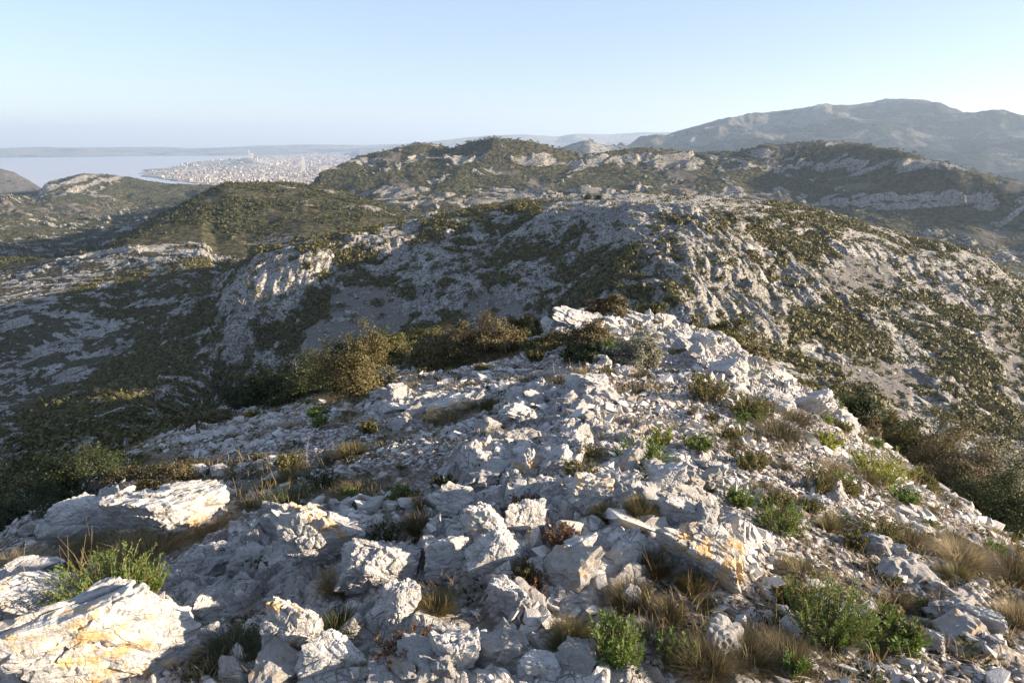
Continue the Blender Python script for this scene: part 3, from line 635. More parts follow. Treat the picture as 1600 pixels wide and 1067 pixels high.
def pick(rows,weight,n,seed):
    """random terrain points of a row range, density = weight per square metre"""
    g=np.random.default_rng(seed); a,b=rows
    dr=np.gradient(GR[a:b],axis=0); da=np.gradient(az)[None]*GR[a:b]; w=(np.abs(dr*da)*weight); w[:,(np.abs(az)>R(41))]=0
    w=w.ravel(); s=g.choice(len(w),n,p=w/w.sum()); i=s//NC+a; j=s%NC
    u=g.uniform(-.5,.5,n); i2=np.clip(i+np.where(u>0,1,-1),0,NR-1); u=np.abs(u)
    v=g.uniform(-.5,.5,n); j2=np.clip(j+np.where(v>0,1,-1),0,NC-1); v=np.abs(v)
    f=lambda G: G[i,j]*(1-u-v)+G[i2,j]*u+G[i,j2]*v
    return np.stack([f(GX),f(GY),f(GZ)],1),i,j,g
blobs=[quads_blob(26,s) for s in (1,2,3,4)]
x=GX[iV:seg_start['V2']]; y=GY[iV:seg_start['V2']]
rk=rock[iV:seg_start['V2']]; scm=scree[iV:seg_start['V2']]
dot=sst(-.10,.22,fbm(x/6,y/6,3,501))
wt=(sst(.35,.8,1-rk)*.9+.42*dot)*(1-.93*scm)*sst(34,60,GR[iV:seg_start['V2']])/np.maximum(GR[iV:seg_start['V2']]/200,.6)**.8
_pl=poly_mask(BPX[iV:seg_start['V2']],BPY[iV:seg_start['V2']],[(840,350),(850,300),(1150,300),(1230,330),(1180,350),(1000,345)],8); wt=wt*(1-.8*_pl)
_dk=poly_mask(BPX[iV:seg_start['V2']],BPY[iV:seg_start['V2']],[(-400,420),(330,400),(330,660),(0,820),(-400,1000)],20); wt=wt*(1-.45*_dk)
P,i,j,g=pick((iV,seg_start['V2']),wt*(GZ[iV:seg_start['V2']]>-95)*(GR[iV:seg_start['V2']]<560),70000,11)
inv=1-rock[i,j]; s=(.5+1.9*g.random(len(P))**4+.5*inv)[:,None]*np.array([1,1,1.0])*(.8+.4*g.random((len(P),3)))
P[:,2]-=.15
V,Fq=scatter(blobs,P,s,g.uniform(0,6.28,len(P)),g.integers(0,4,len(P)))
link('hill_scrub',mesh_np('hill_scrub',V,Fq,4,False,None,M['scrub']),kind='stuff',label='low olive and dark green scrub dotted over the rocky hill')
a,b=seg_start['V2']+30,seg_start['E']; x=GX[a:b]; y=GY[a:b]
blobs2=[quads_blob(13,s,.9,.75,.4) for s in (5,6,7)]
wt=(sst(.3,.8,1-rock[a:b])+.12)*(1-.9*scree[a:b])*sst(-.25,.15,fbm(x/60,y/60,3,511)); wt*=1+5.0*((GR[a:b]<1050)&(BPX[a:b]<700))
P,i,j,g=pick((a,b),wt,52000,12)
s=(1.0+2.4*g.random(len(P))**3)[:,None]*np.array([1,1,1.05])*(.8+.4*g.random((len(P),3)))
V,Fq=scatter(blobs2,P,s,g.uniform(0,6.28,len(P)),g.integers(0,3,len(P)))
link('ridge_scrub',mesh_np('ridge_scrub',V,Fq,4,False,None,M['pine']),kind='stuff',label='dark scrub and low trees covering the far ridges')
# pines that stand out on the skyline
def tube(pts,rad,sides=5):
    """tapered limb through points"""
    pts=np.array(pts,float); V=[];Fs=[]
    for k,p in enumerate(pts):
        d=pts[min(k+1,len(pts)-1)]-pts[max(k-1,0)]; d/=np.linalg.norm(d)+1e-9; u=np.cross(d,[.31,.2,.93]); u/=np.linalg.norm(u)+1e-9; w_=np.cross(d,u)
        for s_ in range(sides):
            a_=2*math.pi*s_/sides; V.append(p+(u*math.cos(a_)+w_*math.sin(a_))*rad[k])
    for k in range(len(pts)-1):
        for s_ in range(sides): Fs.append((k*sides+s_,k*sides+(s_+1)%sides,(k+1)*sides+(s_+1)%sides,(k+1)*sides+s_))
    return np.array(V),np.array(Fs)
def cat(parts):
    Vs=[];Fs=[];off=0
    for V,Fq in parts: Vs.append(V); Fs.append(Fq+off); off+=len(V)
    return np.concatenate(Vs),np.concatenate(Fs)
def pine_mesh(seed,hgt=6.5,n=240):
    g=np.random.default_rng(seed); cs=[];ts=[]
    lean=g.uniform(-.6,.6,2); ts.append(tube([(0,0,-.6),(lean[0]*.4,lean[1]*.4,hgt*.4),(lean[0],lean[1],hgt*.85)],[.17,.13,.05]))
    for k in range(9):
        a_=g.uniform(0,6.28); zz=hgt*g.uniform(.38,.95); rr=hgt*.34*g.uniform(.3,1)*(1.15-.7*(zz/hgt-.38)); c=np.array([lean[0]*zz/hgt+rr*math.cos(a_),lean[1]*zz/hgt+rr*math.sin(a_),zz])
        ts.append(tube([(lean[0]*zz/hgt,lean[1]*zz/hgt,zz-.5),c],[.07,.03],4)); q=g.normal(size=(n//9,3))*np.array([.75,.75,.42])+c; cs.append(q)
    c=np.concatenate(cs); nr_=g.normal(size=c.shape)+np.array([0,0,.6]); nr_/=np.linalg.norm(nr_,axis=1,keepdims=True)
    lv=quad_cards(c,nr_,.55*(.5+g.random(len(c))),g); tr=cat(ts); V,Fq=cat([tr,lv])
    return mesh_np('pine_tree',V,Fq,4,False,None,[M['bark'],M['pine']],matidx=np.r_[np.zeros(len(tr[1])),np.ones(len(lv[1]))])
pines=[pine_mesh(s,h_) for s,h_ in ((1,6.5),(2,5.2),(3,7.2),(4,4.4))]
g=np.random.default_rng(5); cC=seg_start['C']
for k in range(150):
    px_=float(g.choice([g.uniform(640,880),g.uniform(1030,1200),g.uniform(1120,1420),g.uniform(1400,1600),g.uniform(545,640)],p=[.36,.12,.27,.19,.06]))
    a_,_=ray(px_,232); c=int(np.argmin(np.abs(az-a_))); col=GE[cC-60:cC+6,c]; kk=cC-60+int(np.argmax(col))-int(abs(g.normal())*7); 
    o=link('pine_tree',pines[k%4],loc=(GX[kk,c],GY[kk,c],GZ[kk,c]-.2),label='small dark pine standing along the skyline of the far ridge',category='tree',group='pines along the skyline of the far ridge')
    s=g.uniform(.55,1.0); o.scale=(s*1.5,s*1.5,s*g.uniform(.75,1.0)); o.rotation_euler[2]=g.uniform(0,6.28)
cB=seg_start['Bc']
for k in range(70):
    px_=g.uniform(150,620); py_=g.uniform(0,1); a_,_=ray(px_,330); c=int(np.argmin(np.abs(az-a_))); kk=cB-int(py_*95)
    o=link('pine_tree',pines[k%4],loc=(GX[kk,c],GY[kk,c],GZ[kk,c]-.2),label='low sunlit pine scattered over the green rounded ridge at left',category='tree',group='pines on the green ridge at left')
    s=g.uniform(.4,.75); o.scale=(s*1.2,s*1.2,s); o.rotation_euler[2]=g.uniform(0,6.28)
wt=(scree[iV:seg_start['V2']]*1.0+.25*rock[iV:seg_start['V2']])/np.maximum(GR[iV:seg_start['V2']]/200,.6)
print('hill plants done',time.time()-T0)
# ------------------------------------------------------------------ rocks
_ico={}
def ico(n):
    if n not in _ico:
        bm=bmesh.new(); bmesh.ops.create_icosphere(bm,subdivisions=n,radius=1); bm.verts.ensure_lookup_table()
        _ico[n]=(np.array([v.co[:] for v in bm.verts]),np.array([[v.index for v in f.verts] for f in bm.faces])); bm.free()
    return _ico[n]
def rock_shape(seed,sub=5,planes=14,dims=(1,1,1),rough=.10,k=26,layer=0.0,blk=1.0):
    """angular block: soft intersection of planes, then weathered by noise and split by a few cracks"""
    g=np.random.default_rng(seed); D,Fc=ico(sub); n=g.normal(size=(planes,3)); n/=np.linalg.norm(n,axis=1,keepdims=True); d=g.uniform(.55,1.0,planes)
    ext=np.array([[1,0,0],[-1,0,0],[0,1,0],[0,-1,0],[0,0,1],[0,0,-1]]); n=np.concatenate([n,ext]); d=np.concatenate([d,np.full(6,1.0)])
    q=d[None]/np.maximum(D@n.T,.05); r=-np.log(np.exp(-k*q).sum(1))/k
    V=D*r[:,None]
    off=seed*7.3
    f=fbm3(V*1.6+off,4,seed,.5); f2=fbm3(V*6+off,4,seed+3,.6)
    w1_,w2_,wi=worley3(V*np.array([1.9,1.9,2.3])+off+.35*f[:,None],seed); w3_,w4_,wj=worley3(V*4.6+off+.3*f2[:,None],seed+1)
    e1=sst(0,.11,w2_-w1_); e2=sst(0,.15,w4_-w3_)
    r2=1+rough*1.2*f+rough*.5*f2+blk*(.20*(wi-.5)*e1-.07*(1-e1)+.055*(wj-.5)*e2-.02*(1-e2))
    for _ in range(5):   # cracks
        cn=g.normal(size=3); cn/=np.linalg.norm(cn); cd_=g.uniform(-.5,.5); dd=np.abs(V@cn-cd_+.22*f); r2-=.07*np.exp(-(dd/.028)**2)*sst(-.3,.3,f2+g.uniform(-.1,.3))
        r2+=.05*np.sign(V@cn-cd_+.22*f)*g.uniform(0,1)
    if layer: r2-=layer*np.abs(np.sin(V[:,2]*9+3*f))**6
    V=V*r2[:,None]*np.array(dims); return V,Fc
def rock_mesh(name,seed,sub,dims,mat,**kw):
    V,Fc=rock_shape(seed,sub,dims=dims,**kw); return mesh_np(name,V,Fc,3,False,None,mat)
def mpp(P): return float((P[1]*CP-P[2]*SP)/F)      # metres per photo pixel at a point
# name, label, centre x, foot y, width, height, lichen, rotation z, tilt x, tilt y, seed, planes
ROCKS=[
('boulder','large sunlit white boulder with orange lichen, below the dark round bush at left',272,846,186,100,1,.1,.1,.12,3,9,.9),
('boulder','fractured grey and white rock joined to the left end of the lichen boulder',140,846,125,70,1,-.2,0,-.15,8,12,.8),
('rock_slab','huge sunlit cream slab filling the bottom left corner, streaked with ochre',165,1085,270,145,1,.35,-.12,-.05,12,8,1.0),
('rock_slab','white split slab at the left edge above the huge corner slab',50,985,165,80,1,.0,.1,.1,17,9,.9),
('rock','small pale slab edge at the far left beside brown grass',40,905,120,36,0,.0,.1,.1,21,9,1),
('boulder','rounded grey boulder topped by a bright orange lichen patch',495,905,140,118,1,.5,.0,.1,29,10,.9),
('boulder','long grey boulder sloping down to the right of the orange topped boulder',592,925,120,92,0,-.5,.0,.35,33,10,.9),
('boulder','blocky grey boulder standing upright with a sunlit tip, left of bottom centre',468,1028,105,128,1,.2,.1,.1,38,10,.9),
('rock','pale rounded rock between the corner slab and the dark grass',322,1020,62,60,0,.2,0,0,41,12,.9),
('rock','flat greyish bedrock lump above the pale rounded rock',322,972,95,66,0,.3,0,0,44,10,1),
('rock','small cracked white rock beside the big green bush at left',292,905,62,60,0,.3,0,0,46,12,.9),
('rock','pointed pyramid rock with one white sunlit face and orange foot',630,968,56,58,1,.9,.0,.0,51,5,.9),
('rock','sharp white rock with shaded left side, left of the red leaved plant',545,1010,70,56,0,.4,.0,.2,54,8,.9),
('rock','white wedge rock near the bottom edge below the upright boulder',520,1060,110,62,0,-.4,.0,.2,55,8,.9),
('rock','pale block at the bottom edge right of the red leaved plant',715,1070,90,80,0,.3,.0,.0,58,9,.9),
('boulder','big grey jointed boulder at the left end of the central outcrop',715,805,85,85,0,.5,.0,.3,61,11,.9),
('boulder','smooth grey hump leaning left in the central outcrop',755,850,95,85,0,.3,.0,.3,64,9,.9),
('boulder','grey fractured step at the lower left of the central outcrop',695,905,95,85,0,.6,.0,.2,67,11,.9),
('boulder','pale cracked boulder with sunlit cap in the middle of the central outcrop',772,893,98,85,0,.2,.0,.1,70,10,.9),
('rock','pointed grey block with a bright sunlit tip in the central outcrop',818,835,80,70,1,.2,.0,.1,73,8,.9),
('rock','upright block with orange lichen at the top left of the central outcrop',822,745,52,66,1,.2,.0,.1,76,9,.9),
('rock','orange capped rock behind the upright lichen block',870,735,52,36,1,.2,.0,.1,79,9,.9),
('rock','white sunlit block above the little green cushion of the central outcrop',858,790,58,52,0,.2,.0,.1,82,9,.9),
('boulder','large shaded white block with lichen in the upper middle of the outcrop',915,800,90,66,1,.2,.0,.1,85,8,.9),
('boulder','large bright sunlit rock with golden lichen face, right of bottom centre',1085,905,125,112,1,-.3,.1,-.2,88,8,.9),
('boulder','tall pale block with a shaded left face above the lichen faced rock',1065,825,80,78,0,.2,.0,-.2,91,8,.9),
('rock','white ridge block at the top right rim of the central outcrop',1045,770,75,48,0,.2,.0,-.2,94,9,.9),
('rock','white ridge block sloping right beyond the tall pale block',1135,815,85,70,0,.2,.0,-.3,97,8,.9),
('rock','sunlit white block low in the middle of the central outcrop',905,880,58,60,0,.2,.0,.1,103,9,.9),
('rock','sunlit white lump left of the golden round tuft at bottom centre',800,965,90,75,0,.2,.0,.1,106,9,.9),
('rock','bright angular rock below the golden round tuft',840,1060,80,62,0,.2,.0,.1,109,9,.9),
('rock','small leaning white rock beside the tall grass tuft right of centre',985,945,36,40,0,.2,.0,.4,112,8,.9),
('rock_slab','low sunlit white ledge below the golden bushes, its top in full sun',700,642,90,28,0,.2,.0,-.1,115,9,1),
('rock','cream sunlit lump at the foot of the low ledge',675,655,34,32,1,.2,.0,.0,118,9,.9),
('rock','pale rock left of the low sunlit ledge',618,648,48,26,0,.2,.0,.0,121,9,.9),
('rock_slab','smooth grey slab dipping left in the middle of the stony slope',815,660,90,42,0,.2,.0,.25,124,8,1),
('rock','rock with an orange spot on the middle of the crest',905,620,46,34,1,.2,.0,.0,127,10,.9),
('rock','long pale rock beside the dead grey twigs on the crest',925,605,60,32,0,.2,.0,.0,130,9,.9),
('boulder','rounded grey boulder left of the grey flowering shrub',938,575,40,34,0,.2,.0,.0,133,10,.9),
('boulder','long smooth white rock hump at the far end of the ridge crest',905,517,110,46,0,.4,.0,.2,136,8,1),
('boulder','white rock hump with a flat top right of the brown crest shrub',955,512,62,38,0,.4,.0,.0,139,9,.9),
('boulder','small grey dome at the far crest left of the pale dome',1040,530,44,26,0,.4,.0,.0,142,9,.9),
('boulder','pale rounded dome standing on the far right of the crest',1088,548,66,46,0,.4,.0,-.1,145,10,.9),
('rock_slab','sunlit rock rib running down right below the pale dome',1135,592,75,46,0,-.6,.0,-.4,148,8,.9),
('rock_slab','smooth sunlit slab on the right brow of the ridge',1200,640,75,62,0,-.6,.0,-.5,151,8,.9),
('rock_slab','long sunlit edge slab falling to the right brow of the ridge',1272,645,95,56,0,-.6,.0,-.5,154,8,.9),
('rock','white block among the stones right of the bright spurge plant',1110,735,52,30,0,.2,.0,-.2,157,9,.9),
('rock','low pale rib in the scree above the middle bright green plant',1060,735,62,34,0,.2,.0,-.2,160,9,.9),
('rock','grey flat block alone in the right hand scree',1275,800,56,24,0,.2,.0,-.2,163,9,.9),
('rock','pale angular block in the scree below the yellow green plants',1395,870,44,30,0,.2,.0,-.3,166,8,.9),
('rock','rounded pale rock lowest but one in the right hand scree',1400,1018,36,26,0,.2,.0,-.2,169,10,.9),
('boulder','cluster of grey blocks buried in the scree near the bottom right',1440,1010,62,44,0,.2,.0,-.3,172,9,.9),
('rock','long grey rock beside the brown grass near the right edge',1530,990,85,62,0,-.3,.0,-.5,175,8,.9),
('rock','smooth oval stone near the bottom right corner',1515,1000,34,18,0,.2,.0,-.2,178,14,1),
]
rk_objs=[]
for nm_,lb,cx,fy,wd,ht,li,rz,tx,ty,sd_,pl,dp in ROCKS:
    hero=any(q_ in lb for q_ in ('huge','lichen boulder','orange','upright boulder','blocky','golden lichen','split slab','sloping down'))
    if not hero: ht*=.74 if fy>660 else .58; wd*=.86
    Pn,nn,k,c=hit(cx,fy-4 if fy<1060 else 1056, 0, iS+30 if cx!=1408 else None); m=mpp(Pn)*(1.0 if fy<1060 else 1.0)
    hx=wd*m*.54; hz_=min(ht*m*.60,hx*(1.15 if 'upright' in lb or 'tall' in lb or 'pyramid' in lb else .85)); fy>600 or None;  hy=max(hx*.62*dp,hz_*.5)
    sub=6 if wd>85 and fy>740 else 5
    V,Fc=rock_shape(sd_,sub,planes=pl,dims=(hx,hy,hz_),rough=.09,k=80,layer=.02 if li else 0,blk=.45 if ('huge' in lb or 'lichen boulder' in lb) else 1.0)
    V=V*np.array([1/np.abs(V[:,0]).max()*hx,1,1])
    ctr=Pn+np.array([Pn[0],Pn[1],0])/np.hypot(Pn[0],Pn[1])*hy*.55; zt=gz(ctr[0],ctr[1])
    zc=min(Pn[2]+ht*m*(.9 if fy>700 else .72)-hz_,zt+hz_*(.45 if fy>700 else .25))
    o=link(nm_,mesh_np(nm_,V,Fc,3,False,None,M['rock_lichen' if li else 'rock']),loc=(ctr[0],ctr[1],zc),label=lb,category='rock')
    o.rotation_euler=(tx,ty,-math.atan2(Pn[0],Pn[1])+rz*.35)
    rk_objs.append((ctr,hx))
print('rocks done',time.time()-T0)
# loose blocks in the outcrops: copies of twelve shapes
BLK=[rock_mesh('limestone_block',200+k,4,(1,.8,.7),M['rock_lichen' if k%4==0 else 'rock'],rough=.07,planes=9,k=60) for k in range(14)]
wt=rock[:iS]*sst(1.5,2.2,GR[:iS])/(GR[:iS]**1.1)
P,i,j,g=pick((0,iS),wt,262,21)
for k in range(len(P)):
    s=min(.03+.04*g.random()+.07*g.random()**3,.09)*(1+.10*GR[i[k],j[k]])
    n_=GN[i[k],j[k]]
    o=link('limestone_block',BLK[k%14],loc=(P[k,0],P[k,1],P[k,2]+s*.15),label='angular white limestone block lying loose on the fractured outcrops',category='rock',group='loose blocks on the fractured outcrops')
    o.scale=(s*g.uniform(.8,1.4),s*g.uniform(.8,1.3),s*g.uniform(.7,1.1)); o.rotation_euler=(g.uniform(-.5,.5),g.uniform(-.5,.5),g.uniform(0,6.28))
# stone chips: scree of sharp pieces, nobody could count it
def chip(seed):
    g=np.random.default_rng(seed); bm=bmesh.new()
    for p in g.normal(size=(11,3)): bm.verts.new(p/np.linalg.norm(p)*g.uniform(.75,1.1))
    r_=bmesh.ops.convex_hull(bm,input=bm.verts[:]); bmesh.ops.delete(bm,geom=[e for e in r_['geom_interior'] if isinstance(e,bmesh.types.BMVert)],context='VERTS')
    bm.verts.index_update(); V=np.array([v.co[:] for v in bm.verts])*np.array([1,.72,.42]); Fc=np.array([[v.index for v in f.verts] for f in bm.faces]); bm.free()
    t_=g.uniform(-.6,.6); c_,s_=math.cos(t_),math.sin(t_); V=V@np.array([[1,0,0],[0,c_,-s_],[0,s_,c_]]).T
    t_=g.uniform(-.5,.5); c_,s_=math.cos(t_),math.sin(t_); V=V@np.array([[c_,0,s_],[0,1,0],[-s_,0,c_]]).T
    return V,Fc
chips=[chip(s) for s in range(300,318)]
e_=iS+36; xx=GX[:e_]; yy=GY[:e_]
wt=(1-.55*rock[:e_])*(1-.72*soil[:e_])*(.35+sst(-.25,.25,fbm(xx*1.7,yy*1.7,3,521)))/(GR[:e_]**.9+.3)*sst(.9,1.6,GR[:e_])
P,i,j,g=pick((0,e_),wt,78000,22)
rr=np.hypot(P[:,0],P[:,1]); _n=np.clip(1+1.1*fbm(P[:,0]*.9,P[:,1]*.9,3,541),.45,1.7); s=(.007+.012*g.random(len(P))+.036*g.random(len(P))**4*_n)*(1+.085*rr)*_n; s=np.minimum(s,.16)
P[:,2]+=s*.04
s3=s[:,None]*(.7+.6*g.random((len(P),3)))
V,Fq=scatter(chips,P,s3,g.uniform(0,6.28,len(P)),g.integers(0,18,len(P)))
link('gravel',mesh_np('gravel',V,Fq,3,False,None,M['chips']),kind='stuff',label='sharp white limestone chips and scree covering the ridge')
print('stones done',time.time()-T0,len(Fq))
# coarse stones on the scree fans of the hill
xx=GX[iV:seg_start['V2']]; P,i,j,g=pick((iV,seg_start['V2']),(scree[iV:seg_start['V2']]+.22*rock[iV:seg_start['V2']]+.03)*sst(34,60,GR[iV:seg_start['V2']]),38000,31)
s=.16+.22*g.random(len(P))+.9*g.random(len(P))**9
V,Fq=scatter(chips,P,s[:,None]*(.7+.6*g.random((len(P),3))),g.uniform(0,6.28,len(P)),g.integers(0,18,len(P)))
link('scree',mesh_np('scree',V,Fq,3,False,None,M['chips_grey']),kind='stuff',label='grey stones lying on the scree fans of the flat topped hill')
xx=GX[:e_]
# ------------------------------------------------------------------ near plants
def clusters(g,n,w,d,h):
    q=g.normal(size=(n,3)); q[:,2]=np.abs(q[:,2]); q/=np.linalg.norm(q,axis=1,keepdims=True); r=g.random(n)**.26
    q=q*np.array([1.2,1.2,1.0])*r[:,None]*(1+.18*np.sin(q[:,:1]*5)+.15*np.cos(q[:,1:2]*6)); return q*np.array([w/2,d/2,h])+np.array([0,0,h*.05])
def shrub_parts(seed,w,h,nleaf,ls,twigs=True,asp=1.8,d=None):
    g=np.random.default_rng(seed); d=d or w*.8; nc=int(110+40*g.random()); C=clusters(g,nc,w,d,h*.92); k=nleaf//nc
    c=(C[:,None,:]+g.normal(size=(nc,k,3))*np.array([w,d,h*1.2])*.058).reshape(-1,3); c=c[c[:,2]>-.02]
    out=c/np.array([w/2,d/2,h]); nr_=out+g.normal(size=c.shape)*.8+np.array([0,0,.3]); nr_/=np.linalg.norm(nr_,axis=1,keepdims=True)
    lv=quad_cards(c,nr_,ls*(.55+.9*g.random(len(c)))/1.3,g,asp)
    br=[tube([(g.normal()*.03*w,g.normal()*.03*w,-.06),(q[0]*.45,q[1]*.45,q[2]*.5),q*1.03],[w*.014,w*.009,w*.003],3) for q in C[:36]]
    return lv,cat(br)
def tuft_parts(seed,w,h,n,bw,curl=.5,lean=(0,0)):
    g=np.random.default_rng(seed); a=g.uniform(0,6.28,n); r0=np.sqrt(g.random(n))*w*.22; sp=g.random(n)**.5*w*.5; L_=h*(.6+.42*g.random(n)); ts=np.linspace(0,1,4)
    bx=r0*np.cos(a); by=r0*np.sin(a); a2=a+g.normal(size=n)*.6; side=np.stack([-np.sin(a2),np.cos(a2),np.zeros(n)],1)
    V=np.zeros((n,8,3))
    for k,t_ in enumerate(ts):
        x=bx+sp*np.cos(a2)*t_**1.5+lean[0]*t_; y=by+sp*np.sin(a2)*t_**1.5+lean[1]*t_; z=L_*np.sqrt(np.clip(1-.85*(sp/(w*.5+1e-6))**2,.05,1))*(t_-.25*curl*t_**3)-.01
        c=np.stack([x,y,z],1); wd=bw*(1-.85*t_); V[:,2*k]=c-side*wd/2; V[:,2*k+1]=c+side*wd/2
    Fq=np.array([[0,1,3,2],[2,3,5,4],[4,5,7,6]])[None]+(np.arange(n)*8)[:,None,None]
    return V.reshape(-1,3),Fq.reshape(-1,4)
def stem_parts(seed,w,h,ns,nl,ls,up=.7):
    """many upright stems ringed with narrow leaves"""
    g=np.random.default_rng(seed); st=[];C=[];N=[]
    for k in range(ns):
        a_=g.uniform(0,6.28); rb=math.sqrt(g.random())*w*.26; b0=np.array([rb*math.cos(a_),rb*math.sin(a_),-.01]); l_=h*g.uniform(.5,1.05); sp=w*.32*g.random(); tip=b0+np.array([sp*math.cos(a_),sp*math.sin(a_),l_]); mid=(b0+tip)/2+g.normal(size=3)*.04*h
        st.append(tube([b0,mid,tip],[ls*.12,ls*.09,ls*.05],3)); t_=g.random(nl)**.7; ax=(tip-b0)/np.linalg.norm(tip-b0)
        p=b0+(tip-b0)*t_[:,None]; d_=g.normal(size=(nl,3)); d_-=(d_@ax)[:,None]*ax; d_/=np.linalg.norm(d_,axis=1,keepdims=True); dirn=d_*(1-up*t_[:,None]*.6)+ax*up; dirn/=np.linalg.norm(dirn,axis=1,keepdims=True)
        C.append(p+dirn*ls*.5); N.append(dirn)
    C=np.concatenate(C);N=np.concatenate(N); n=len(C); s_=np.cross(N,g.normal(size=(n,3))); s_/=np.linalg.norm(s_,axis=1,keepdims=True); L2=ls*(.6+.6*g.random((n,1)))
    V=np.stack([C-N*L2*.5,C+s_*L2*.16,C+N*L2*.5,C-s_*L2*.16],1).reshape(-1,3)
    return (V,np.arange(4*n).reshape(-1,4)),cat(st)
def stalk_parts(seed,w,h,n,rad,fork=.5):
    g=np.random.default_rng(seed); o=[]
    for k in range(n):
        b0=np.array([g.normal()*w*.25,g.normal()*w*.25,-.02]); l_=h*g.uniform(.5,1.05); t_=b0+np.array([g.normal()*.22*l_,g.normal()*.22*l_,l_]); md=(b0+t_)/2+g.normal(size=3)*.05*l_
        o.append(tube([b0,md,t_],[rad,rad*.8,rad*.4],3))
        if g.random()<fork:
            for _ in range(2): o.append(tube([md,md+(t_-md)*.7+g.normal(size=3)*.16*l_],[rad*.6,rad*.25],3))
    return cat(o)
def place(cx,fy,behind=0):
    if behind:      # foot hidden just beyond the brow: step down the far side
        a_,e_=ray(cx,fy); c=int(np.argmin(np.abs(az-a_))); r_=rS[c]*behind; k=int(np.argmin(np.abs(GR[:,c]-r_))); P_=np.array([GX[k,c],GY[k,c],GZ[k,c]])
        return P_,float(e_*GR[k,c]-GZ[k,c])   # height that reaches the line of sight at fy
    P_,_,_,_=hit(cx,min(fy,1060),0,iS+30); return P_,None
PLI=[0]
def plant(nm_,lb,catg,kind,cx,fy,wd,ht,mat,dens=1.0,behind=0,leaf=1.0,parts=('foliage','branches')):
    P_,hb=place(cx,fy,behind); m=mpp(P_); w_=wd*m*1.12; h_=ht*m*(1.0 if kind=='shrub' else .8) if hb is None else max(.3,hb); PLI[0]+=1; sd_=1000+PLI[0]*7
    d1=m*1.6*leaf      # about one and a half photo pixels
    root=link(nm_,None,loc=(P_[0],P_[1],P_[2]-.02*h_),label=lb,category=catg)
    if kind=='shrub':
        ls=max(.012,d1*1.5); a_,b_=shrub_parts(sd_,w_,h_,int(13500*dens),ls); 
        link(parts[0],mesh_np(parts[0],*a_,4,False,None,M[mat]),parent=root); link(parts[1],mesh_np(parts[1],*b_,4,False,None,M['bark']),parent=root)
    elif kind=='stem':
        ls=max(.016,d1*3.2); a_,b_=stem_parts(sd_,w_,h_,int(70*dens),34,ls)
        link('leaves',mesh_np('leaves',*a_,4,False,None,M[mat]),parent=root); link('stems',mesh_np('stems',*b_,4,False,None,M['straw']),parent=root)
    elif kind=='tuft':
        a_=tuft_parts(sd_,w_*1.15,h_*1.1,int(900*dens),max(.0018,d1*.55)); link('blades',mesh_np('blades',*a_,4,False,None,M[mat]),parent=root)
        b_=stalk_parts(sd_,w_*.6,h_*1.35,int(7*dens)+2,max(.0009,d1*.22),.2); link('dry_stalks',mesh_np('dry_stalks',*b_,4,False,None,M['straw']),parent=root)
    elif kind=='stalks':
        b_=stalk_parts(sd_,w_,h_,int(26*dens),max(.0012,d1*.3)); link('dry_stalks',mesh_np('dry_stalks',*b_,4,False,None,M[mat]),parent=root)
        a_=tuft_parts(sd_,w_*.9,h_*.35,int(200*dens),max(.0018,d1*.5)); link('blades',mesh_np('blades',*a_,4,False,None,M['brown']),parent=root)
    return root
T='shrub'
PL=[
(T,'rounded golden shrub lit by the sun on the left brow of the ridge','shrub','shrub',557,612,95,92,'gold',1.3),
(T,'wide dark green shrub in shade left of the rounded golden shrub','shrub','shrub',470,622,115,66,'green_dark',1.3),
(T,'low dark bush at the left end of the row of brow shrubs','shrub','shrub',400,632,80,36,'green_dark',.9),
(T,'olive shrub with sunlit top just right of the golden shrub','shrub','shrub',605,572,66,48,'green_olive',.9),
(T,'small golden olive shrub rounded and low, in front of the dark bushes','shrub','shrub',672,578,66,42,'gold',.9),
(T,'dark spreading bush behind the small golden olive shrub','shrub','shrub',655,548,95,34,'green_olive',.9),
(T,'brownish dark bush left of the tall brown shrub','shrub','shrub',712,556,62,42,'brown',.9),
(T,'tall brown leafed shrub with sunlit top at the middle of the brow','shrub','shrub',757,562,92,64,'brown',1.2),
(T,'small bright shrub right of the tall brown shrub','shrub','shrub',819,526,42,30,'gold',.7),
(T,'low yellowish bush on the crest left of the white rock hump','shrub','shrub',862,545,56,22,'gold',.6),
(T,'brown twiggy bush in front of the long white rock hump','shrub','shrub',918,540,66,34,'brown',.8),
(T,'dark low bush below the brown twiggy bush','shrub','shrub',918,562,56,26,'green_dark',.7),
(T,'grey flowering shrub with pale tips on the crest','shrub','shrub',992,572,74,48,'grey',1.1),
(T,'small brown bush growing on top of the white rock hump','shrub','shrub',950,494,52,28,'brown',.7),
(T,'round dark grey green bush in the shade above the lichen boulder at left','shrub','shrub',122,778,140,76,'green_dark',1.5),
(T,'low brown thicket right of the round dark bush at left','shrub','shrub',250,765,110,34,'brown',.8),
(T,'dark low bush in shade at the left edge of the ridge','shrub','shrub',18,815,70,36,'green_dark',.7),
(T,'dark olive bush closing the gap between the golden shrub and the olive shrub','shrub','shrub',585,560,90,46,'green_dark',1.0),
(T,'dark olive bush at the foot of the tall brown shrub','shrub','shrub',700,574,70,30,'green_olive',.9),
(T,'low twiggy olive bush between the tall brown shrub and the small bright one','shrub','shrub',800,548,50,30,'green_olive',.7),
(T,'faded brown bush among stones below the row of brow shrubs','shrub','shrub',330,665,70,18,'brown',.5),
]
for r_ in PL: plant(*r_)
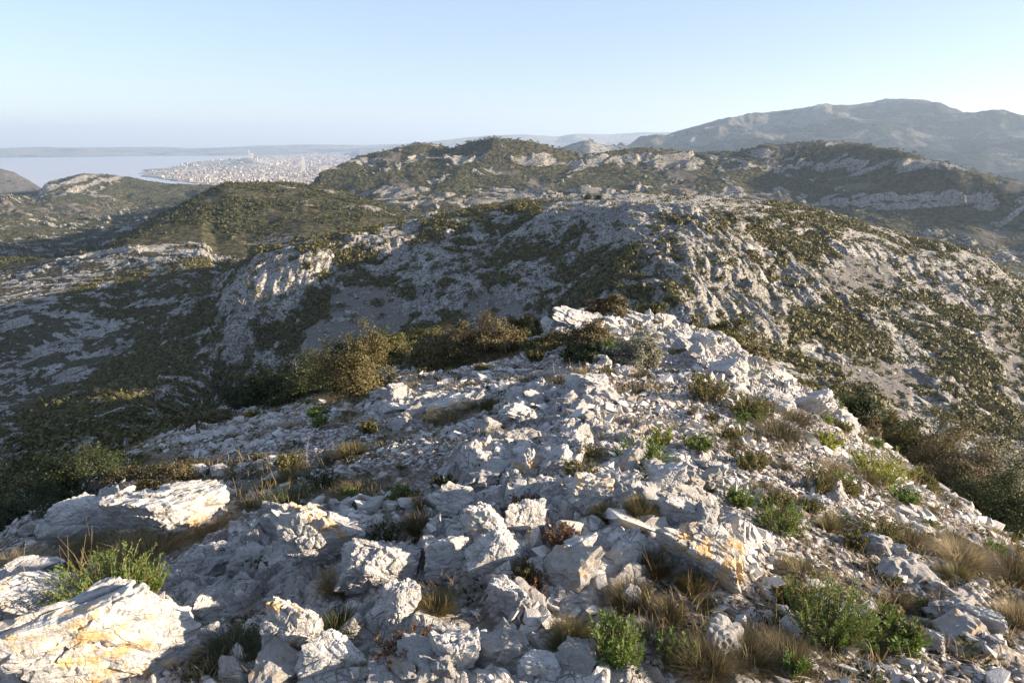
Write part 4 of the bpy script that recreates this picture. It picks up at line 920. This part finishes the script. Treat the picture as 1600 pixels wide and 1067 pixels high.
# shrubs whose feet are hidden beyond the brow (fy = top of the crown)
PB=[('brown green bush rising behind the rib right of the crest',1130,505,92,'green_olive',1.35),
('brown bush behind the right brow next to the rib',1165,540,60,'brown',1.3),
('dark olive bush behind the brow between dome and white hump',1015,478,56,'green_olive',1.3),
('dark round bush beyond the right brow of the ridge',1340,612,70,'green_dark',1.3),
('dark olive bush below the dark round bush beyond the right brow',1382,655,60,'green_olive',1.3),
('brown bush just over the right brow above the grey brushwood',1350,668,40,'brown',1.12),
('tall grey brown brushwood beyond the right brow, first of the thicket',1440,655,105,'green_olive',1.3),
('thick grey brown brushwood in the middle of the right thicket',1505,672,125,'brown',1.35),
('pale tipped brushwood behind the middle of the right thicket',1550,690,120,'grey',1.45),
('dark brushwood at the right edge of the picture',1585,735,120,'green_dark',1.2),
('low brown brushwood on the near side of the right thicket',1480,728,110,'brown',1.12)]
for lb,cx,ty_,wd,mt,bh in PB: plant('shrub',lb,'shrub','shrub',cx,ty_,wd,0,mt,1.8,bh)
PS=[
('spurge','bright yellow green spurge plant in the middle of the stony crest','plant',1000,725,92,42,'bright',1.2),
('spurge','small yellow green plant above the middle spurge plant','plant',1030,700,40,40,'yellow',.5),
('plant','olive green leafy plant on the crest below the grey flowering shrub','plant',1105,625,66,50,'green_olive',1),
('plant','spreading olive green plant between the crest shrub and the smooth brow slab','plant',1172,652,74,42,'green_olive',1),
('plant','bright green broad leaved plant in the right scree','plant',1215,826,82,52,'bright',1.1),
('plant','small bright green sprig left of the broad leaved plant','plant',1155,787,44,32,'bright',.6),
('plant','upright olive plant in the right scree above the broad leaved plant','plant',1275,768,52,54,'green_olive',.8),
('plant','yellow green sprawling plant low on the right brow','plant',1290,698,50,22,'yellow',.6),
('spurge','yellow flowering spurge near the right brow with bright tips','plant',1372,752,88,52,'yellow',1.2),
('plant','low green plant in the scree below the yellow flowering spurge','plant',1412,785,42,28,'bright',.5),
('plant','green and brown straggling plant in the right scree','plant',1368,840,72,44,'green_olive',.9),
('plant','large bright green bush at the bottom right, tallest of the green plants','plant',1292,990,130,92,'bright',2.2),
('plant','small green cushion on top of the central outcrop','plant',908,742,54,30,'green_olive',.7),
('plant','sparse yellow green plant right of the middle spurge','plant',1092,700,50,26,'bright',.6),
('plant','sparse green plant below the brow slab','plant',1172,735,52,32,'green_olive',.7),
('plant','dark green bush at the bottom centre beside the golden tuft','plant',962,1030,92,86,'bright',1.6),
('plant','green sprig right of the dark green bottom centre bush','plant',1052,1036,60,60,'bright',.9),
('plant','big green bush in front of the lichen boulder at left','plant',170,935,150,82,'bright',2.4),
('plant','green lower right half of the bush before the lichen boulder','plant',225,925,70,56,'bright',1.2),
('plant','small green plant in the middle of the left gravel slope','plant',578,676,30,22,'green_olive',.5),
('plant','fresh green shoot at the very bottom edge','plant',1236,1066,40,44,'bright',.5),
('plant','tiny green plant deep in the central outcrop','plant',818,905,36,36,'green_olive',.6),
('plant','tiny green plant on the path at the far end of the crest','plant',838,562,30,16,'green_olive',.4),
('plant','dark green low plant in the shade left of the central outcrop','plant',690,760,40,18,'green_dark',.5),
('plant','dark green low plant between the orange topped boulder and the outcrop','plant',600,840,60,28,'green_dark',.7),
('plant','low green patch in shade above the orange topped boulder','plant',500,762,60,24,'green_dark',.7),
('red_plant','low red leaved plant below the pointed pyramid rock','plant',640,1040,100,60,'red',1.6),
('red_plant','small red leaved plant on the middle of the central outcrop','plant',825,925,60,40,'red',.8),
('red_plant','red stemmed plant on the upper left of the central outcrop','plant',822,800,42,38,'red',.6),
('red_plant','reddish brown plant right of the pale cracked boulder','plant',880,850,60,40,'red',.7),
]
for n_,lb,cg,cx,fy,wd,ht,mt,dn in PS: plant(n_,lb,cg,'stem',cx,fy,wd,ht,mt,dn)
G='grass_tuft'
PG=[
('round golden grass tuft at bottom centre left',682,955,56,48,'gold',1.4),('round golden grass tuft largest at bottom centre',895,1015,76,74,'gold',1.8),
('straw coloured tuft growing from the orange topped boulder',528,922,58,58,'straw',1.2),('brown cushion in front of the lichen faced rock',1022,893,52,52,'brown',1.3),
('golden brown tuft at the foot of the lichen faced rock',1082,925,48,52,'gold',1.2),('brown cushion left of the leaning white rock',985,945,70,58,'brown',1.4),
('brown cushion below the leaning white rock',1045,965,56,48,'brown',1.2),('low brown heather like clump along the bottom edge',1100,1058,95,62,'brown',2.2),('second brown heather clump close to the bottom edge, right of the first',1165,1035,85,58,'brown',2.0),
('brown clump at the bottom edge right of the wide clump',1225,1040,90,66,'brown',1.8),('golden tuft in the upper right of the central outcrop',1000,808,44,56,'gold',1.1),
('golden tuft left of the tall pale block',945,815,42,34,'gold',.9),('golden tuft at the foot of the tall pale block',1080,805,52,34,'gold',1.0),
('small golden cushion on the right rim of the outcrop',1060,762,34,14,'gold',.6),('second small golden cushion on the right rim',1100,765,40,16,'gold',.6),
('dry grass heap leaning on the right of the lichen boulder',312,835,95,62,'straw',1.8),('dry brown grass in front of the lichen boulder',235,868,110,50,'straw',1.8),
('brown dry grass above the big green bush at left',150,880,120,52,'gold',1.6),('dry grass at the left edge beside the small slab',25,890,80,32,'straw',1.0),
('small golden tuft on the gravel left of the sunlit ledge',550,712,46,28,'gold',.9),('tiny golden tuft left of the gravel tuft',518,722,34,12,'gold',.5),
('brown grass at the right edge below the thicket',1575,905,85,58,'brown',1.5),('dry grass strip in the right scree',1500,880,80,44,'straw',1.3),
('tall dry grass at the lower right edge',1590,975,60,56,'straw',1.2),('brown cushion under the large bright green bush',1350,1010,80,40,'brown',1.2),
('dark grass tuft between corner slab and upright boulder',370,1030,100,52,'green_dark',1.8),('dark grass at the foot of the upright boulder',530,990,60,60,'green_dark',1.3),
('dark grass clump at the bottom edge left of centre',430,1062,100,50,'green_dark',1.6),('sparse golden grass on the sunlit ledge',700,660,60,22,'gold',.8),
('golden tuft at the foot of the sunlit ledge',655,610,60,14,'straw',.6),('golden grass under the rounded golden shrub',545,625,80,14,'straw',.8),
('small brown tuft at the foot of the grey boulder on the crest',875,600,40,16,'brown',.5),('golden low grass beside the smooth grey slab',725,640,40,18,'straw',.6),
('brown grass below the smooth brow slab',1215,680,90,30,'brown',1.0),('brown grass on the right brow near the sprawling plant',1240,660,60,24,'brown',.8),
('golden brown tuft at the left of the crest domes',1000,590,36,18,'brown',.5),('small rusty tuft on the outcrop near the spurge',925,712,44,16,'gold',.5),
('dry tuft in front of the right thicket',1420,850,60,34,'brown',.9),('sparse dry tuft in the far scree',1300,735,50,20,'straw',.6),
('brown tuft on the right slope above the broad leaved plant',1190,770,44,24,'brown',.6),('golden tuft beside the sparse green plant on the crest',1145,700,40,18,'gold',.5),
('grass clump in shade below the twiggy dead stems',450,790,80,36,'green_dark',1.0),('brown grass patch in shade left of the dead stems',310,745,80,30,'brown',1.0),
('brown grass patch above the orange topped boulder',560,770,70,22,'brown',.8),('dark tuft in the gap left of the grey jointed boulder',655,830,50,50,'brown',1.0)]
for lb,cx,fy,wd,ht,mt,dn in PG: plant(G,lb,'grass','tuft',cx,fy,wd,ht,mt,dn)
PD=[('pale dead stems standing in shade right of the lichen boulder',405,790,80,62,1.2),('row of thin dead stalks on the left gravel slope',470,745,110,46,1.4),
('dead stalks above the round dark bush on the left slope',350,735,60,34,.8),('dead grey twigs on the crest beside the long pale rock',905,592,62,34,1.2),
('thin dead stalks left of the round golden tuft',700,930,50,62,.5),('long dead stalks rising from the bottom centre grass',1010,1000,110,110,.8),
('long dead stalks at the bottom right beside the green bush',1180,1000,90,90,.7),('dead stalks rising over the big green bush at left',120,925,170,110,.9),
('dead twigs on the left gravel slope near the brow shrubs',700,610,40,26,.6),('dry branching twigs over the right scree',1430,850,110,60,.7),
('dead stalks at the bottom edge left of centre',290,985,60,50,.5),('dead twigs reaching over the bright green bush at the bottom right',1330,950,110,90,.6)]
for lb,cx,fy,wd,ht,dn in PD: plant('dead_stems',lb,'dry plant','stalks',cx,fy,wd,ht,'straw',dn)
# small cushions between the stones: four kinds, copied with their parts
cush=[]
for k,(mt,kd,lbk,gk) in enumerate((('green_olive','stem','small olive green cushion plant between the stones','olive cushions between the stones'),('bright','stem','small fresh green sprig between the stones','green sprigs between the stones'),('brown','tuft','small dry brown cushion between the stones','brown cushions between the stones'),('gold','tuft','small golden grass cushion between the stones','golden cushions between the stones'))):
    root=link(('plant','plant','cushion_plant','grass_tuft')[k],None,label=lbk,category='plant',group=gk)
    if kd=='stem':
        a_,b_=stem_parts(4000+k,.20,.10,46,26,.026); link('leaves',mesh_np('leaves',*a_,4,False,None,M[mt]),parent=root); link('stems',mesh_np('stems',*b_,4,False,None,M['straw']),parent=root)
    else:
        a_=tuft_parts(4000+k,.20,.10,700,.0022); link('blades',mesh_np('blades',*a_,4,False,None,M[mt]),parent=root)
    cush.append(root)
wt=(.25+1.2*soil[:iS]+.5*(BPX[:iS]>900))*(1-.75*rock[:iS])*sst(1.7,2.3,GR[:iS])*(BPX[:iS]>-40)*(BPX[:iS]<1640)/(GR[:iS]**1.15)
P,i,j,g=pick((0,iS),wt,190,41)
for n_ in range(len(P)):
    k=int(g.choice(4,p=[.36,.2,.24,.2])); src=cush[k]; s=g.uniform(.4,1.0)*(1+.05*np.hypot(P[n_,0],P[n_,1]))
    if n_<4: k=n_; o=cush[k]
    else:
        o=src.copy(); COL.objects.link(o)
        for ch in src.children: q=ch.copy(); COL.objects.link(q); q.parent=o
    o.location=tuple(P[n_]); o.scale=(s*g.uniform(.8,1.3),s*g.uniform(.8,1.2),s*g.uniform(.8,1.1)); o.rotation_euler=(g.uniform(-.15,.15),g.uniform(-.15,.15),g.uniform(0,6.28))
# single tree and post on the crest of the flat topped hill
P_,_,k_,c_=hit(806,330,iV,seg_start['V2']); rt=link('tree',None,loc=tuple(P_-np.array([0,0,.3])),label='low wide olive tree alone on the edge of the flat topped hill',category='tree')
a_,b_=shrub_parts(77,11,6.0,2400,.62,d=8); link('crown',mesh_np('crown',*a_,4,False,None,M['green_olive']),parent=rt); link('trunk',mesh_np('trunk',*b_,4,False,None,M['bark']),parent=rt)
for cx,lb in ((918,'larger of two dark bushes on the skyline of the flat topped hill'),(936,'smaller right one of the two dark bushes on the skyline of the flat topped hill')):
    P_,_,_,_=hit(cx,312,iV,seg_start['V2']); rt=link('shrub',None,loc=tuple(P_-np.array([0,0,.2])),label=lb,category='shrub'); z_=3.6 if cx==918 else 2.4
    a_,b_=shrub_parts(int(cx),z_*1.4,z_,700,.45); link('foliage',mesh_np('foliage',*a_,4,False,None,M['green_dark']),parent=rt); link('branches',mesh_np('branches',*b_,4,False,None,M['bark']),parent=rt)
P_,_,_,_=hit(694,342,iV,seg_start['V2']); V,Fq=cat([tube([(0,0,-.5),(0,0,5.6)],[.12,.09],6),tube([(-.5,0,5.1),(.5,0,5.1)],[.05,.05],4)])
link('post',mesh_np('post',V,Fq,4,False,None,M['bark']),loc=tuple(P_),label='thin pole standing on the skyline of the flat topped hill',category='post')
# short grass and seedlings between the stones
tf=[tuft_parts(s,.11,.07,12,.0032) for s in (1,2,3)]
cu=[]
for s in (4,5,6): cu.append(quads_blob(40,s,.55,.3,.5))
wt=(.10+1.3*soil[:e_]+.9*sst(.05,.3,fbm(xx*2.1+7,yy*2.1,3,531)))*(1-.8*rock[:e_])/(GR[:e_]**.8+.3)*sst(1,1.8,GR[:e_])
P,i,j,g=pick((0,e_),wt,15000,23); s=(.6+.9*g.random(len(P)))*(1+.05*np.hypot(P[:,0],P[:,1]))
V,Fq=scatter(tf,P,s[:,None]*np.ones(3),g.uniform(0,6.28,len(P)),g.integers(0,3,len(P)))
link('grass',mesh_np('grass',V,Fq,4,False,None,M['straw']),kind='stuff',label='short dry grass growing between the stones')
P,i,j,g=pick((0,e_),wt,9500,24); s=(.018+.04*g.random(len(P))**2)*(1+.07*np.hypot(P[:,0],P[:,1]))
h2=len(P)*6//10; K=g.integers(0,3,len(P)); ro=g.uniform(0,6.28,len(P)); S3=s[:,None]*np.array([1,1,.9])
V,Fq=scatter(cu,P[:h2],S3[:h2],ro[:h2],K[:h2]); link('ground_cover',mesh_np('ground_cover',V,Fq,4,False,None,M['green_dark']),kind='stuff',label='low dark green ground cover between the stones')
V,Fq=scatter(cu,P[h2:],S3[h2:],ro[h2:],K[h2:]); link('ground_cover',mesh_np('ground_cover',V,Fq,4,False,None,M['brown']),kind='stuff',label='low brown heathy ground cover between the stones')
print('plants done',time.time()-T0)
# ------------------------------------------------------------------ world, sun, camera
w=bpy.data.worlds.new('World'); sc.world=w; w.use_nodes=True; nt=w.node_tree
bg=nt.nodes['Background']; sky=nt.nodes.new('ShaderNodeTexSky'); sky.sky_type='NISHITA'; sky.sun_disc=False
sky.sun_elevation=SUN_EL; sky.sun_rotation=SUN_AZ; sky.altitude=400; sky.air_density=1.0; sky.dust_density=.4; sky.ozone_density=1.5
mxs=nt.nodes.new('ShaderNodeMix'); mxs.data_type='RGBA'; mxs.blend_type='MULTIPLY'; mxs.inputs[0].default_value=1; mxs.inputs[7].default_value=(.96,.945,1.08,1)
nt.links.new(sky.outputs[0],mxs.inputs[6]); 
mx2=nt.nodes.new('ShaderNodeMix'); mx2.data_type='RGBA'; mx2.inputs[0].default_value=.5; mx2.inputs[7].default_value=(2.3,2.75,3.65,1)
nt.links.new(mxs.outputs[2],mx2.inputs[6]); nt.links.new(mx2.outputs[2],bg.inputs[0]); bg.inputs[1].default_value=.068
sd=bpy.data.lights.new('sun','SUN'); sd.energy=5.0; sd.angle=R(.5); sd.color=(1,.81,.60); so=bpy.data.objects.new('sun',sd); COL.objects.link(so)
from mathutils import Vector
S=Vector((math.sin(SUN_AZ)*math.cos(SUN_EL),math.cos(SUN_AZ)*math.cos(SUN_EL),math.sin(SUN_EL)))
so.rotation_euler=S.to_track_quat('Z','Y').to_euler()
cd=bpy.data.cameras.new('camera'); cd.sensor_width=36; cd.lens=36*F/1600; cd.clip_start=.05; cd.clip_end=90000
co=bpy.data.objects.new('camera',cd); COL.objects.link(co); co.rotation_euler=(R(90)-PITCH,0,0); sc.camera=co
sc.view_settings.view_transform='Standard'; sc.view_settings.look='None'; sc.view_settings.gamma=1; sc.view_settings.exposure=EXPO
sc.render.engine='CYCLES'; sc.cycles.max_bounces=5; sc.cycles.diffuse_bounces=3; sc.cycles.glossy_bounces=1; sc.cycles.transmission_bounces=2; sc.cycles.volume_bounces=0
sc.cycles.transparent_max_bounces=8; sc.cycles.use_denoising=True
print('script done',time.time()-T0)
